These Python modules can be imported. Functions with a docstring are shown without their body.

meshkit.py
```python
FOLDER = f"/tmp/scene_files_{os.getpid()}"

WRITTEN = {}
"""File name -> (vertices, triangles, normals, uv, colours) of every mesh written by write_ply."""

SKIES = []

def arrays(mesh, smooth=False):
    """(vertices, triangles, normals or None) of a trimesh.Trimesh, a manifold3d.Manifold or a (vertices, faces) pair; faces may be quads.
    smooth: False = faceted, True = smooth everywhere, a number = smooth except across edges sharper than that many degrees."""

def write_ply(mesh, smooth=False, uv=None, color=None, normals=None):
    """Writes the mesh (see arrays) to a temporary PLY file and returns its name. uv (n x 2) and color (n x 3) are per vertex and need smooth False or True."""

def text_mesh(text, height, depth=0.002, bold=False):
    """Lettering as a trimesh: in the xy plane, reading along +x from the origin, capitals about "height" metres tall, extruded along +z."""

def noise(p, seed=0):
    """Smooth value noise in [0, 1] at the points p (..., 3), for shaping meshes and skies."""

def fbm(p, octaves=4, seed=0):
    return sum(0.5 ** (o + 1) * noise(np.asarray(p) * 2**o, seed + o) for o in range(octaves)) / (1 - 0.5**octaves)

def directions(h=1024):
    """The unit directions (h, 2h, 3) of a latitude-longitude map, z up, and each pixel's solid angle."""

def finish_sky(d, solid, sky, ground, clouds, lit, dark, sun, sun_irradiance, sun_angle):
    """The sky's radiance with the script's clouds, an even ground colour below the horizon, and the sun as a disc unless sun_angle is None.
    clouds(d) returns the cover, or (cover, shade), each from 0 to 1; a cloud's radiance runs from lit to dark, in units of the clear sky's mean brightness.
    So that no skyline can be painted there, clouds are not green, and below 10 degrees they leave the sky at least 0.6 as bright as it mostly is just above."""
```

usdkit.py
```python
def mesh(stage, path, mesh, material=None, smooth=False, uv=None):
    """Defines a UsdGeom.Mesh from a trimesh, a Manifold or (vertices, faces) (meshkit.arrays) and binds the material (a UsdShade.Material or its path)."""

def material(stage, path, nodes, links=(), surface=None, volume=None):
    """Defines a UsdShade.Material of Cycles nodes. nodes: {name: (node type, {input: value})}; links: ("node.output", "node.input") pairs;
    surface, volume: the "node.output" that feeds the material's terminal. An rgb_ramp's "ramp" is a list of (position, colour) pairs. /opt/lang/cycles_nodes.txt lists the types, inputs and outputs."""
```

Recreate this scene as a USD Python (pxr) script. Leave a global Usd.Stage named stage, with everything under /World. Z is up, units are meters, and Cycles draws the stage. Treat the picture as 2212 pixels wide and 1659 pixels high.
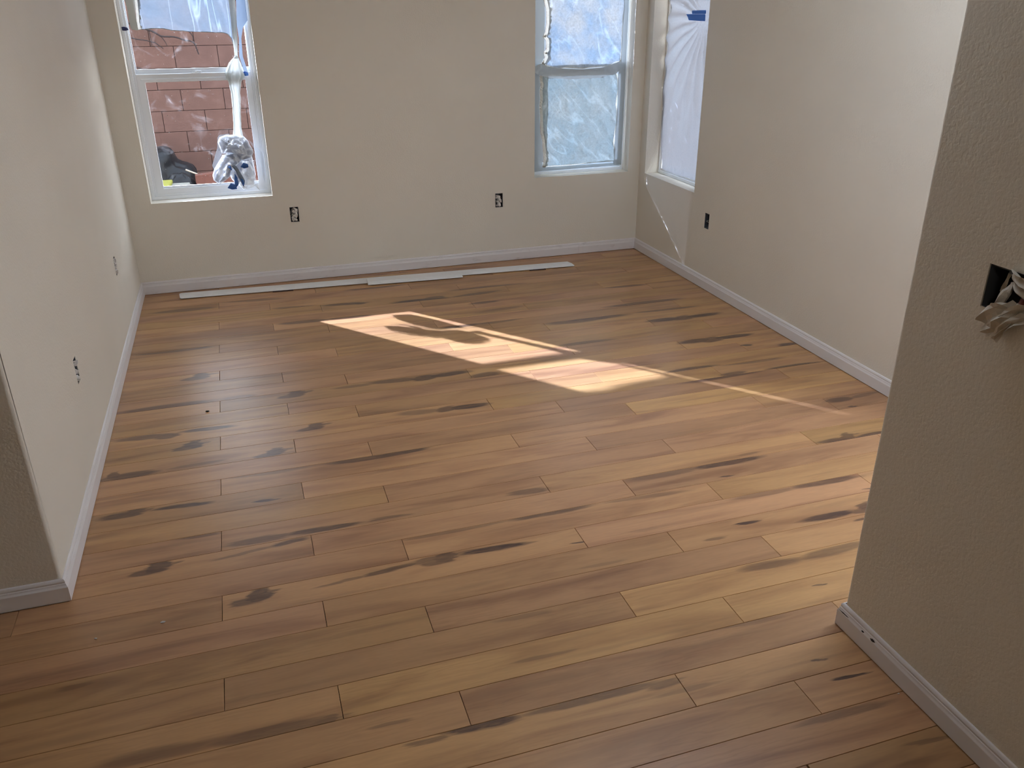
import math, random
import numpy as np
import trimesh
import manifold3d as m3
import meshkit, usdkit
from shapely.geometry import Polygon, Point
from shapely import contains_xy
from scipy.spatial import Delaunay
from pxr import Usd, UsdGeom, UsdLux, UsdShade, Gf, Sdf

stage = Usd.Stage.CreateInMemory()
UsdGeom.SetStageUpAxis(stage, UsdGeom.Tokens.z)
UsdGeom.SetStageMetersPerUnit(stage, 1.0)
UsdGeom.Xform.Define(stage, '/World')
UsdGeom.Scope.Define(stage, '/World/Looks')

# ------------------------------------------------------------------ camera, sky, sun, exposure
EXPOSURE = 0.56
CAM_Z, F_PX, PITCH, ROLL, YAW = 1.7365, 1810.8, 0.428273707, -5.96933585e-03, -0.3089692
cam = UsdGeom.Camera.Define(stage, '/World/camera')
cam.CreateHorizontalApertureAttr(36.0)
cam.CreateFocalLengthAttr(36.0 * F_PX / 2212.0)
cam.CreateClippingRangeAttr(Gf.Vec2f(0.05, 500))
cam.CreateExposureAttr(EXPOSURE)
_fw = np.array([0, math.cos(PITCH), -math.sin(PITCH)]); _up = np.array([0, math.sin(PITCH), math.cos(PITCH)]); _r = np.array([1.0, 0, 0])
_r, _up = math.cos(ROLL) * _r + math.sin(ROLL) * _up, -math.sin(ROLL) * _r + math.cos(ROLL) * _up
_R = np.array([[math.cos(YAW), -math.sin(YAW), 0], [math.sin(YAW), math.cos(YAW), 0], [0, 0, 1]])
_r, _up, _fw = _R @ _r, _R @ _up, _R @ _fw
cam.AddTransformOp().Set(Gf.Matrix4d(*_r, 0, *_up, 0, *(-_fw), 0, 0, 0, CAM_Z, 1))

SUN_DIR = np.array([1.2, -1.5, -1.0])          # the way the sunlight travels: in through the left back window
SUN, SKY, UNSEEN_HALL_LAMP = 4.8, 5.0, 12.5
sun = UsdLux.DistantLight.Define(stage, '/World/sun')
sun.CreateIntensityAttr(SUN); sun.CreateAngleAttr(0.6); sun.CreateNormalizeAttr(True); sun.CreateColorAttr(Gf.Vec3f(0.84, 0.95, 1.30))
_z = -SUN_DIR / np.linalg.norm(SUN_DIR); _x = np.cross([0, 0, 1.0], _z); _x /= np.linalg.norm(_x); _y = np.cross(_z, _x)
sun.AddTransformOp().Set(Gf.Matrix4d(*_x, 0, *_y, 0, *_z, 0, 0, 0, 6, 1))
dome = UsdLux.DomeLight.Define(stage, '/World/sky')
dome.CreateIntensityAttr(1.0)
sky_mat = usdkit.material(stage, '/World/Looks/sky', {
    'tc': ('texture_coordinate', {}), 'sep': ('separate_xyz', {}),
    'ramp': ('rgb_ramp', {'ramp': [(0.0, (0.92, 0.93, 0.93)), (0.15, (0.92, 0.93, 0.94)), (0.5, (0.78, 0.86, 0.98)), (1.0, (0.68, 0.78, 0.98))]}),
    'bg': ('background_shader', {'strength': SKY})},
    [('tc.generated', 'sep.vector'), ('sep.z', 'ramp.fac'), ('ramp.color', 'bg.color')], surface='bg.background')
UsdShade.MaterialBindingAPI.Apply(dome.GetPrim()).Bind(sky_mat)

# ------------------------------------------------------------------ helpers
used = {}
def numbered(parent, name):
    k = used.get((parent, name), 0); used[(parent, name)] = k + 1
    return name if k == 0 else f'{name}_{k:03d}'

def tag(p, label=None, cat=None, group=None, kind=None):
    p = p.GetPrim() if hasattr(p, 'GetPrim') else p
    for k, v in (('label', label), ('category', cat), ('group', group), ('kind', kind)):
        if v: p.SetCustomDataByKey(k, v)
    return p

def path_of(parent):
    return '/World' if parent is None else str((parent.GetPrim() if hasattr(parent, 'GetPrim') else parent).GetPath())

def thing(name, label=None, cat=None, loc=(0, 0, 0), rot=None, group=None, kind=None, parent=None):
    pp = path_of(parent)
    x = UsdGeom.Xform.Define(stage, f'{pp}/{numbered(pp, name)}')
    x.AddTranslateOp().Set(Gf.Vec3d(*map(float, loc)))
    if rot is not None: x.AddRotateXYZOp().Set(Gf.Vec3f(*map(float, rot)))
    return tag(x, label, cat, group, kind)

def obj(name, mesh, material, parent=None, label=None, cat=None, group=None, kind=None, smooth=False):
    pp = path_of(parent)
    m = usdkit.mesh(stage, f'{pp}/{numbered(pp, name)}', mesh, material, smooth)
    return tag(m, label, cat, group, kind)

M = m3.Manifold
def mbox(x0, x1, y0, y1, z0, z1):
    return M.cube([x1 - x0, y1 - y0, z1 - z0]).translate([x0, y0, z0])
def tbox(x0, x1, y0, y1, z0, z1):
    m = trimesh.creation.box([x1 - x0, y1 - y0, z1 - z0]); m.apply_translation([(x0 + x1) / 2, (y0 + y1) / 2, (z0 + z1) / 2]); return m
def rbox(x0, x1, y0, y1, z0, z1, r=0.002, seg=3):
    """box with rounded edges: hull of spheres"""
    s = M.sphere(r, 8)
    return M.batch_hull([s.translate([a, b, c]) for a in (x0 + r, x1 - r) for b in (y0 + r, y1 - r) for c in (z0 + r, z1 - r)])
def cbox(x0, x1, y0, y1, z0, z1, c=0.002):
    """box with chamfered edges"""
    return M.batch_hull([mbox(x0, x1, y0 + c, y1 - c, z0 + c, z1 - c), mbox(x0 + c, x1 - c, y0, y1, z0 + c, z1 - c), mbox(x0 + c, x1 - c, y0 + c, y1 - c, z0, z1)])
def to_tm(m):
    g = m.to_mesh(); return trimesh.Trimesh(np.array(g.vert_properties[:, :3]), np.array(g.tri_verts), process=False)
def cat(*ms):
    return trimesh.util.concatenate([m if isinstance(m, trimesh.Trimesh) else to_tm(m) for m in ms])
def tube(pts, r, sides=8):
    """closed tube through the points; r may vary"""
    p = np.asarray(pts, float); n = len(p); r = np.broadcast_to(np.asarray(r, float), (n,))
    t = np.gradient(p, axis=0); t /= np.linalg.norm(t, axis=1, keepdims=True) + 1e-12
    ref = np.array([0, 0, 1.0]) if abs(t[:, 2]).mean() < 0.8 else np.array([1.0, 0, 0])
    a = np.cross(t, ref); a /= np.linalg.norm(a, axis=1, keepdims=True) + 1e-12; b = np.cross(t, a)
    ang = np.arange(sides) * 2 * np.pi / sides
    v = (p[:, None] + r[:, None, None] * (np.cos(ang)[None, :, None] * a[:, None] + np.sin(ang)[None, :, None] * b[:, None])).reshape(-1, 3)
    f = []
    for i in range(n - 1):
        for j in range(sides):
            k = (j + 1) % sides
            f += [[i * sides + j, i * sides + k, (i + 1) * sides + k], [i * sides + j, (i + 1) * sides + k, (i + 1) * sides + j]]
    v = np.vstack([v, p[0], p[-1]]); c0, c1 = len(v) - 2, len(v) - 1
    for j in range(sides):
        k = (j + 1) % sides
        f += [[c0, k, j], [c1, (n - 1) * sides + j, (n - 1) * sides + k]]
    return trimesh.Trimesh(v, np.array(f), process=False)
def smooth_path(pts, n=24):
    from scipy.interpolate import CubicSpline
    p = np.asarray(pts, float); s = np.r_[0, np.cumsum(np.linalg.norm(np.diff(p, axis=0), axis=1))]
    return CubicSpline(s, p)(np.linspace(0, s[-1], n))
def extrude_profile(profile, p0, p1, up=(0, 0, 1), outward=None, cut0=0.0, cut1=0.0):
    """profile points (out, up) swept from p0 to p1; cut: how far the end recedes per metre of depth (a mitre)"""
    p0, p1 = np.asarray(p0, float), np.asarray(p1, float); d = (p1 - p0) / np.linalg.norm(p1 - p0)
    o = np.asarray(outward, float); u = np.asarray(up, float); n = len(profile)
    a = np.array([p0 + o * q[0] + u * q[1] + d * cut0 * q[0] for q in profile]); b = np.array([p1 + o * q[0] + u * q[1] - d * cut1 * q[0] for q in profile])
    v = np.vstack([a, b]); f = []
    for i in range(n):
        j = (i + 1) % n
        f += [[i, j, n + j], [i, n + j, n + i]]
    tri = trimesh.creation.triangulate_polygon(Polygon(profile), engine='earcut')
    pts2, ff = tri
    from scipy.spatial import cKDTree
    idx = cKDTree(np.array(profile)).query(pts2)[1]
    for t in ff:
        t = idx[t]; f += [[t[0], t[1], t[2]], [n + t[0], n + t[2], n + t[1]]]
    m = trimesh.Trimesh(v, np.array(f), process=False); m.fix_normals(); return m
def sheet(outline, step, height, rng, jit=0.25):
    """triangulated flat sheet with the given outline (u, w); height(u, w) gives the third coordinate. Returns (u, w, h) vertices and faces."""
    poly = Polygon(outline).buffer(0)
    if poly.geom_type != 'Polygon': poly = max(poly.geoms, key=lambda g: g.area)
    x0, y0, x1, y1 = poly.bounds
    gx, gy = np.meshgrid(np.arange(x0, x1, step), np.arange(y0, y1, step))
    pts = np.c_[gx.ravel(), gy.ravel()] + rng.uniform(-jit, jit, (gx.size, 2)) * step
    inner = poly.buffer(-step * 0.35)
    pts = pts[contains_xy(inner, pts[:, 0], pts[:, 1])] if not inner.is_empty else pts[:0]
    ring = poly.exterior; nb = max(8, int(ring.length / step))
    edge = np.array([ring.interpolate(i * ring.length / nb).coords[0] for i in range(nb)])
    pts = np.vstack([edge, pts])
    tri = Delaunay(pts).simplices; c = pts[tri].mean(1)
    tri = tri[contains_xy(poly, c[:, 0], c[:, 1])]
    a, b, d = pts[tri[:, 0]], pts[tri[:, 1]], pts[tri[:, 2]]
    cr = (b[:, 0] - a[:, 0]) * (d[:, 1] - a[:, 1]) - (b[:, 1] - a[:, 1]) * (d[:, 0] - a[:, 0])
    tri = np.where((cr < 0)[:, None], tri[:, ::-1], tri)
    return np.c_[pts, height(pts[:, 0], pts[:, 1])], tri
def ridged(p, seed=0, octaves=4):
    p = np.asarray(p, float)
    return sum(0.5 ** o * (1 - np.abs(2 * meshkit.noise(p * 2 ** o, seed + o) - 1)) for o in range(octaves)) / 1.9

# ------------------------------------------------------------------ materials
def mat(name, nodes, links, surface): return usdkit.material(stage, f'/World/Looks/{name}', nodes, links, surface)
def plain(name, color, rough=0.5, **kw):
    return mat(name, {'p': ('principled_bsdf', {'base_color': color, 'roughness': rough, **kw})}, [], 'p.BSDF')
def painted_wall(name, color, scale=110.0, dist=0.0005, tint=0.05):
    c = np.array(color)
    return mat(name, {
        'g': ('geometry', {}),
        'n1': ('noise_texture', {'scale': scale, 'detail': 2.0, 'roughness': 0.45, 'distortion': 0.2}),
        'r1': ('rgb_ramp', {'ramp': [(0.30, (0, 0, 0)), (0.50, (0.6, 0.6, 0.6)), (0.70, (1, 1, 1))]}),
        'n2': ('noise_texture', {'scale': 2.2, 'detail': 3.0}),
        'mixc': ('mix_color', {'a': tuple(c * (1 - tint)), 'b': tuple(np.minimum(c * (1 + tint * 0.6), 0.95))}),
        'b': ('bump', {'strength': 0.75, 'distance': dist}),
        'p': ('principled_bsdf', {'roughness': 0.62, 'specular_ior_level': 0.35})},
        [('g.position', 'n1.vector'), ('n1.fac', 'r1.fac'), ('r1.color', 'b.height'), ('g.position', 'n2.vector'), ('n2.fac', 'mixc.fac'),
         ('mixc.result', 'p.base_color'), ('b.normal', 'p.normal')], 'p.BSDF')
WALL = painted_wall('wall_paint', (0.80, 0.745, 0.64), dist=0.00045)
CEIL = painted_wall('ceiling_paint', (0.85, 0.84, 0.80))
TRIM = plain('trim_paint', (0.80, 0.765, 0.75), 0.42)
TRIM_SCUFFED = mat('trim_paint_scuffed', {
    'g': ('geometry', {}), 'mp': ('mapping', {'scale': (9.0, 9.0, 26.0)}), 'n': ('noise_texture', {'scale': 1.0, 'detail': 5.0, 'roughness': 0.6}),
    'r': ('rgb_ramp', {'ramp': [(0.22, (0.52, 0.46, 0.44)), (0.32, (0.72, 0.67, 0.655)), (0.42, (0.79, 0.75, 0.735)), (1.0, (0.80, 0.765, 0.75))]}),
    'p': ('principled_bsdf', {'roughness': 0.42})},
    [('g.position', 'mp.vector'), ('mp.vector', 'n.vector'), ('n.fac', 'r.fac'), ('r.color', 'p.base_color')], 'p.BSDF')
VINYL = plain('window_vinyl', (0.90, 0.93, 0.95), 0.35)
DARK = plain('dark_gap', (0.02, 0.016, 0.013), 0.8)
UNDERLAY = plain('underlay', (0.05, 0.03, 0.02), 0.9)
GLASS = mat('window_glass', {
    'g': ('geometry', {}), 'n': ('noise_texture', {'scale': 7.0, 'detail': 6.0, 'roughness': 0.6, 'distortion': 1.2}),
    'r': ('rgb_ramp', {'ramp': [(0.56, (0, 0, 0)), (0.66, (0.010, 0.010, 0.010)), (0.78, (0.05, 0.05, 0.05)), (1.0, (0.08, 0.08, 0.08))]}),
    'fr': ('fresnel', {'IOR': 1.45}), 'inv': ('math', {'math_type': 'subtract', 'value1': 1.0}), 'f': ('math', {'math_type': 'multiply'}), 't': ('transparent_bsdf', {'color': (0.79, 0.80, 0.80)}), 'gl': ('glossy_bsdf', {'color': (1, 1, 1), 'roughness': 0.02}),
    'm': ('mix_closure', {}), 'd': ('translucent_bsdf', {'color': (0.8, 0.8, 0.8)}), 'm2': ('mix_closure', {})},
    [('g.position', 'n.vector'), ('n.fac', 'r.fac'), ('g.backfacing', 'inv.value2'), ('fr.fac', 'f.value1'), ('inv.value', 'f.value2'), ('f.value', 'm.fac'), ('t.BSDF', 'm.closure1'), ('gl.BSDF', 'm.closure2'),
     ('r.color', 'm2.fac'), ('m.closure', 'm2.closure1'), ('d.BSDF', 'm2.closure2')], 'm2.closure')
def clear_pane(name, c): return mat(name, {
    'g': ('geometry', {}), 'fr': ('fresnel', {'IOR': 1.45}), 'inv': ('math', {'math_type': 'subtract', 'value1': 1.0}), 'f': ('math', {'math_type': 'multiply'}), 't': ('transparent_bsdf', {'color': c}), 'gl': ('glossy_bsdf', {'color': (1, 1, 1), 'roughness': 0.02}), 'm': ('mix_closure', {})},
    [('g.backfacing', 'inv.value2'), ('fr.fac', 'f.value1'), ('inv.value', 'f.value2'), ('f.value', 'm.fac'), ('t.BSDF', 'm.closure1'), ('gl.BSDF', 'm.closure2')], 'm.closure')
CLEAR = clear_pane('clear_glass', (0.96, 0.97, 0.97)); COATED = clear_pane('coated_glass', (0.79, 0.80, 0.80))
def film(name, trans, color, clear_low, clear_high, scale=(9, 9, 4), gloss=0.12, backscatter=0.25, rough=0.25, distort=1.5, lines=0.0, line_scale=(16, 16, 1.3), line_rot=0.0, mottle=0.0, color2=None):
    """plastic masking film: part clear, part milky (light from behind passes diffusely); creases scatter more"""
    c = np.array(color) * trans; c2 = (np.array(color2) if color2 is not None else np.array(color)) * trans
    return mat(name, {
        'g': ('geometry', {}), 'mp': ('mapping', {'scale': scale}),
        'n': ('noise_texture', {'scale': 1.0, 'detail': 6.0, 'roughness': 0.6, 'distortion': distort, 'type': 'ridged_multifractal', 'use_normalize': True}),
        'r': ('map_range', {'from_min': 0.25, 'from_max': 0.8, 'to_min': clear_high, 'to_max': clear_low, 'clamp': True}),
        'b': ('bump', {'strength': 0.5, 'distance': 0.006}),
        'rot': ('mapping', {'rotation': (0, line_rot, 0)}), 'lp': ('mapping', {'scale': line_scale}), 'ln': ('noise_texture', {'scale': 1.0, 'detail': 2.0, 'roughness': 0.5, 'distortion': 0.4}),
        'l0': ('math', {'math_type': 'subtract', 'value2': 0.5}), 'l1': ('math', {'math_type': 'absolute'}), 'l2': ('map_range', {'from_min': 0.0, 'from_max': 0.022, 'to_min': lines, 'to_max': 0.0, 'clamp': True}),
        'mo': ('noise_texture', {'scale': 85.0, 'detail': 4.0, 'roughness': 0.7}), 'm0': ('map_range', {'from_min': 0.35, 'from_max': 0.68, 'to_min': 1.0 - mottle, 'to_max': 1.0 + mottle, 'clamp': True}),
        'cn': ('noise_texture', {'scale': 4.5, 'detail': 3.0, 'roughness': 0.6}), 'cr': ('map_range', {'from_min': 0.38, 'from_max': 0.62, 'to_min': 0.0, 'to_max': 1.0, 'clamp': True}),
        'cm': ('mix_color', {'a': tuple(c), 'b': tuple(c2)}), 'gain': ('math', {'math_type': 'add'}), 'cx': ('vector_math', {'math_type': 'scale'}),
        'tl': ('translucent_bsdf', {}), 'df': ('diffuse_bsdf', {'color': tuple(np.array(color) * 0.8)}),
        'm1': ('mix_closure', {'fac': backscatter}),
        'gl': ('glossy_bsdf', {'color': (1, 1, 1), 'roughness': rough}), 'm2': ('mix_closure', {'fac': gloss}),
        't': ('transparent_bsdf', {'color': (0.97, 0.98, 0.99)}), 'm3': ('mix_closure', {})},
        [('g.position', 'mp.vector'), ('mp.vector', 'n.vector'), ('n.fac', 'r.value'), ('n.fac', 'b.height'), ('b.normal', 'gl.normal'), ('b.normal', 'df.normal'),
         ('g.position', 'rot.vector'), ('rot.vector', 'lp.vector'), ('lp.vector', 'ln.vector'), ('ln.fac', 'l0.value1'), ('l0.value', 'l1.value1'), ('l1.value', 'l2.value'),
         ('g.position', 'mo.vector'), ('mo.fac', 'm0.value'), ('m0.result', 'gain.value1'), ('l2.result', 'gain.value2'),
         ('g.position', 'cn.vector'), ('cn.fac', 'cr.value'), ('cr.result', 'cm.fac'), ('cm.result', 'cx.vector1'), ('gain.value', 'cx.scale'), ('cx.vector', 'tl.color'),
         ('tl.BSDF', 'm1.closure1'), ('df.BSDF', 'm1.closure2'), ('m1.closure', 'm2.closure1'), ('gl.BSDF', 'm2.closure2'),
         ('r.result', 'm3.fac'), ('m2.closure', 'm3.closure1'), ('t.BSDF', 'm3.closure2')], 'm3.closure')
FILM_FLAT = film('masking_film_sheet', 0.140, (0.74, 0.82, 0.94), 0.0, 0.02, scale=(8, 8, 3), lines=1.1, line_scale=(11, 11, 1.0), mottle=0.10, color2=(0.62, 0.80, 1.0))
FILM_CRINKLE = film('masking_film_crinkled', 0.160, (0.90, 0.95, 0.95), 0.0, 0.015, scale=(11, 11, 6), distort=2.5, lines=0.5, line_scale=(7, 7, 2.2), line_rot=0.5, mottle=0.28, color2=(0.50, 0.72, 0.95))
FILM_LOWER = film('masking_film_crinkled_lower', 0.128, (0.72, 0.85, 0.85), 0.0, 0.015, scale=(11, 11, 6), distort=2.5, lines=0.5, line_scale=(8, 8, 1.8), line_rot=0.75, mottle=0.30, color2=(0.56, 0.76, 0.82))
FILM_SMOOTH = film('masking_film_smooth', 0.31, (0.86, 0.90, 1.0), 0.0, 0.004, scale=(4, 14, 2), gloss=0.1, mottle=0.06)
FILM_THIN = film('masking_film_thin', 0.12, (0.85, 0.95, 1.0), 0.50, 0.75, scale=(8, 8, 3))
FILM_EDGE = film('masking_film_edge', 0.07, (0.95, 0.95, 0.80), 0.04, 0.10, scale=(8, 8, 3))
FILM_TEAL = film('masking_film_over_frame', 0.20, (0.74, 0.88, 0.95), 0.03, 0.10, scale=(8, 8, 3), backscatter=0.5)
FILM_BAND = film('masking_film_band', 0.13, (0.76, 0.88, 0.93), 0.0, 0.02, scale=(8, 8, 3), backscatter=0.6)
FILM_HEM = film('masking_film_hem', 0.21, (1.0, 0.94, 0.78), 0.0, 0.01, scale=(25, 25, 25), mottle=0.15)
FILM_CORE = film('masking_film_core', 0.20, (0.80, 0.82, 0.92), 0.0, 0.01, scale=(20, 20, 20), gloss=0.1)
def crease_film(name, cells, trans, clear):
    """clear film with a web of milky white creases"""
    return mat(name, {
        'g': ('geometry', {}), 'n': ('noise_texture', {'scale': 18.0, 'detail': 2.0}), 'sc': ('vector_math', {'math_type': 'multiply_add', 'vector2': (0.05, 0.05, 0.05), 'vector3': (0, 0, 0)}), 'ad': ('vector_math', {'math_type': 'add'}),
        'v': ('voronoi_texture', {'feature': 'distance_to_edge', 'scale': cells}), 'l': ('map_range', {'from_min': 0.0, 'from_max': 0.13, 'to_min': 0.0, 'to_max': clear, 'clamp': True}),
        'b': ('bump', {'strength': 0.9, 'distance': 0.010}),
        'tl': ('translucent_bsdf', {'color': (0.95 * trans, 0.97 * trans, 0.95 * trans)}), 'df': ('diffuse_bsdf', {'color': (0.80, 0.82, 0.85)}), 'm1': ('mix_closure', {'fac': 0.45}),
        'gl': ('glossy_bsdf', {'color': (1, 1, 1), 'roughness': 0.10}), 'm2': ('mix_closure', {'fac': 0.22}), 't': ('transparent_bsdf', {'color': (0.96, 0.97, 0.98)}), 'm3': ('mix_closure', {})},
        [('g.position', 'n.vector'), ('n.color', 'sc.vector1'), ('sc.vector', 'ad.vector1'), ('g.position', 'ad.vector2'), ('ad.vector', 'v.vector'), ('v.distance', 'l.value'), ('v.distance', 'b.height'),
         ('b.normal', 'gl.normal'), ('b.normal', 'df.normal'), ('tl.BSDF', 'm1.closure1'), ('df.BSDF', 'm1.closure2'), ('m1.closure', 'm2.closure1'), ('gl.BSDF', 'm2.closure2'), ('l.result', 'm3.fac'), ('m2.closure', 'm3.closure1'), ('t.BSDF', 'm3.closure2')], 'm3.closure')
FILM_BUNDLE = crease_film('masking_film_bundle', 14.0, 1.0, 0.72)
FILM_ROPE = film('masking_film_rope', 0.65, (0.95, 0.97, 0.92), 0.0, 0.08, scale=(60, 60, 3), gloss=0.15)
TAPE = mat('painters_tape', {
    'tl': ('translucent_bsdf', {'color': (0.035, 0.12, 0.42)}), 'df': ('principled_bsdf', {'base_color': (0.09, 0.25, 0.62), 'roughness': 0.55}), 'm': ('mix_closure', {'fac': 0.6})},
    [('tl.BSDF', 'm.closure1'), ('df.BSDF', 'm.closure2')], 'm.closure')
TAPE_PALE = mat('painters_tape_back', {
    'tl': ('translucent_bsdf', {'color': (0.10, 0.13, 0.17)}), 'df': ('principled_bsdf', {'base_color': (0.42, 0.50, 0.58), 'roughness': 0.5}), 'm': ('mix_closure', {'fac': 0.5})},
    [('tl.BSDF', 'm.closure1'), ('df.BSDF', 'm.closure2')], 'm.closure')
NAVY = plain('navy_tape', (0.012, 0.02, 0.09), 0.5)
PAPER = mat('crumpled_paper', {'d': ('principled_bsdf', {'base_color': (0.60, 0.55, 0.46), 'roughness': 0.8})}, [], 'd.BSDF')
PAPER_WHITE = plain('white_stuffing', (0.72, 0.70, 0.66), 0.8)
BOX_BLUE = plain('outlet_box_plastic', (0.075, 0.082, 0.095), 0.5)
WIRE_WHITE = plain('wire_white', (0.75, 0.73, 0.68), 0.45)
WIRE_BLACK = plain('wire_black', (0.02, 0.02, 0.02), 0.4)
WIRE_RED = plain('wire_rust', (0.22, 0.05, 0.025), 0.5)
COPPER = plain('wire_copper', (0.6, 0.3, 0.14), 0.35, metallic=1.0)

# ------------------------------------------------------------------ dimensions (camera stands at x = 0, y = 0)
XL, XR, YB = -0.703, 2.828, 5.728          # inner faces of the left, right and back wall
YS = 2.493                                  # face of the near left wall stub
XP, YP = 1.566, 1.620                       # near right wall: its face and its corner
HC, T = 2.62, 0.16                          # ceiling height, wall thickness
W1 = (-0.555, 0.188); W2 = (2.006, 2.738); WZ = (0.586, 2.09)
W3 = (4.900, 5.632); W4 = (1.74, 2.45); UNSEEN_SKYL = (1.20, 2.10, 1.75, 3.10)  # last window and skylight are out of view, sized to light the room
OUT = [('y', 0.315, 0.452, YB), ('y', 1.740, 0.445, YB)]

def outlet_cut(axis, sign, a, z, plane, w=0.056, h=0.100, d=0.075):
    if axis == 'y': return mbox(a - w / 2, a + w / 2, plane - 0.02, plane + d, z - h / 2, z + h / 2)
    lo, hi = (plane - 0.02, plane + d) if sign > 0 else (plane - d, plane + 0.02)
    return mbox(lo, hi, a - w / 2, a + w / 2, z - h / 2, z + h / 2)

# ------------------------------------------------------------------ walls
def round_corner(m): return m
def struct_wall(name, solid, label): return obj(name, solid, WALL, label=label, cat='wall', kind='structure')

back = mbox(XL - T, XR + T, YB, YB + T, -0.05, HC)
for x0, x1 in (W1, W2): back -= mbox(x0, x1, YB - 0.1, YB + T + 0.1, *WZ)
for ax, a, z, pl in OUT: back -= outlet_cut('y', 1, a, z, pl)
struct_wall('wall_back', back, 'cream textured back wall with two tall narrow windows')

right = mbox(XR, XR + T, YP - 0.12, YB, -0.05, HC)
right -= mbox(XR - 0.1, XR + T + 0.1, *W3, *WZ)
right -= mbox(XR - 0.1, XR + T + 0.1, *W4, 0.02, 2.09)
right -= outlet_cut('x', 1, 4.712, 0.440, XR)
struct_wall('wall_right', right, 'cream textured right wall meeting the back corner by the plastic-covered window')

def corner_prism(cx, cy, r, sx, sy):
    """what a rounded outside corner takes away; (sx, sy) point from the corner into the wall"""
    sq = mbox(min(cx, cx + sx * r), max(cx, cx + sx * r), min(cy, cy + sy * r), max(cy, cy + sy * r), -0.1, HC + 0.1)
    cyl = M.cylinder(HC + 0.4, r, r, 48).translate([cx + sx * r, cy + sy * r, -0.2])
    return sq - cyl
left = mbox(XL - T, XL, YS, YB, -0.05, HC) + mbox(-3.2, XL, YS, YS + T, -0.05, HC)
left -= corner_prism(XL, YS, 0.012, -1, 1)
for y in (4.838, 3.368): left -= outlet_cut('x', -1, y, 0.446 if y > 4 else 0.440, XL)
struct_wall('wall_left', left, 'cream textured left wall ending at a dim outside corner in the foreground')

pier = mbox(XP, XP + 0.14, -3.2, YP, -0.05, HC) + mbox(XP, XR + T, YP - 0.12, YP, -0.05, HC)
pier -= corner_prism(XP, YP, 0.012, 1, -1)
pier -= outlet_cut('x', 1, 1.345, 1.150, XP, w=0.105, h=0.10)
WALL_NEAR = painted_wall('wall_paint_near', (0.80, 0.745, 0.63), scale=105.0, dist=0.0007)
obj('wall_near_right', pier, WALL_NEAR, label='shadowed cream textured wall in the right foreground with a stuffed outlet box', cat='wall', kind='structure')
hall = mbox(-3.36, -3.2, -3.2, YS + T, -0.05, HC) + mbox(-3.36, XP + 0.14, -3.36, -3.2, -0.05, HC)
struct_wall('wall_near_left', hall, 'cream hall walls behind and left of the camera')
obj('ceiling', mbox(-3.36, XR + T, -3.36, YB + T, HC, HC + 0.15) - mbox(UNSEEN_SKYL[0], UNSEEN_SKYL[1], UNSEEN_SKYL[2], UNSEEN_SKYL[3], HC - 0.1, HC + 0.3), CEIL, label='flat white ceiling above the empty room', cat='ceiling', kind='structure')

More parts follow.
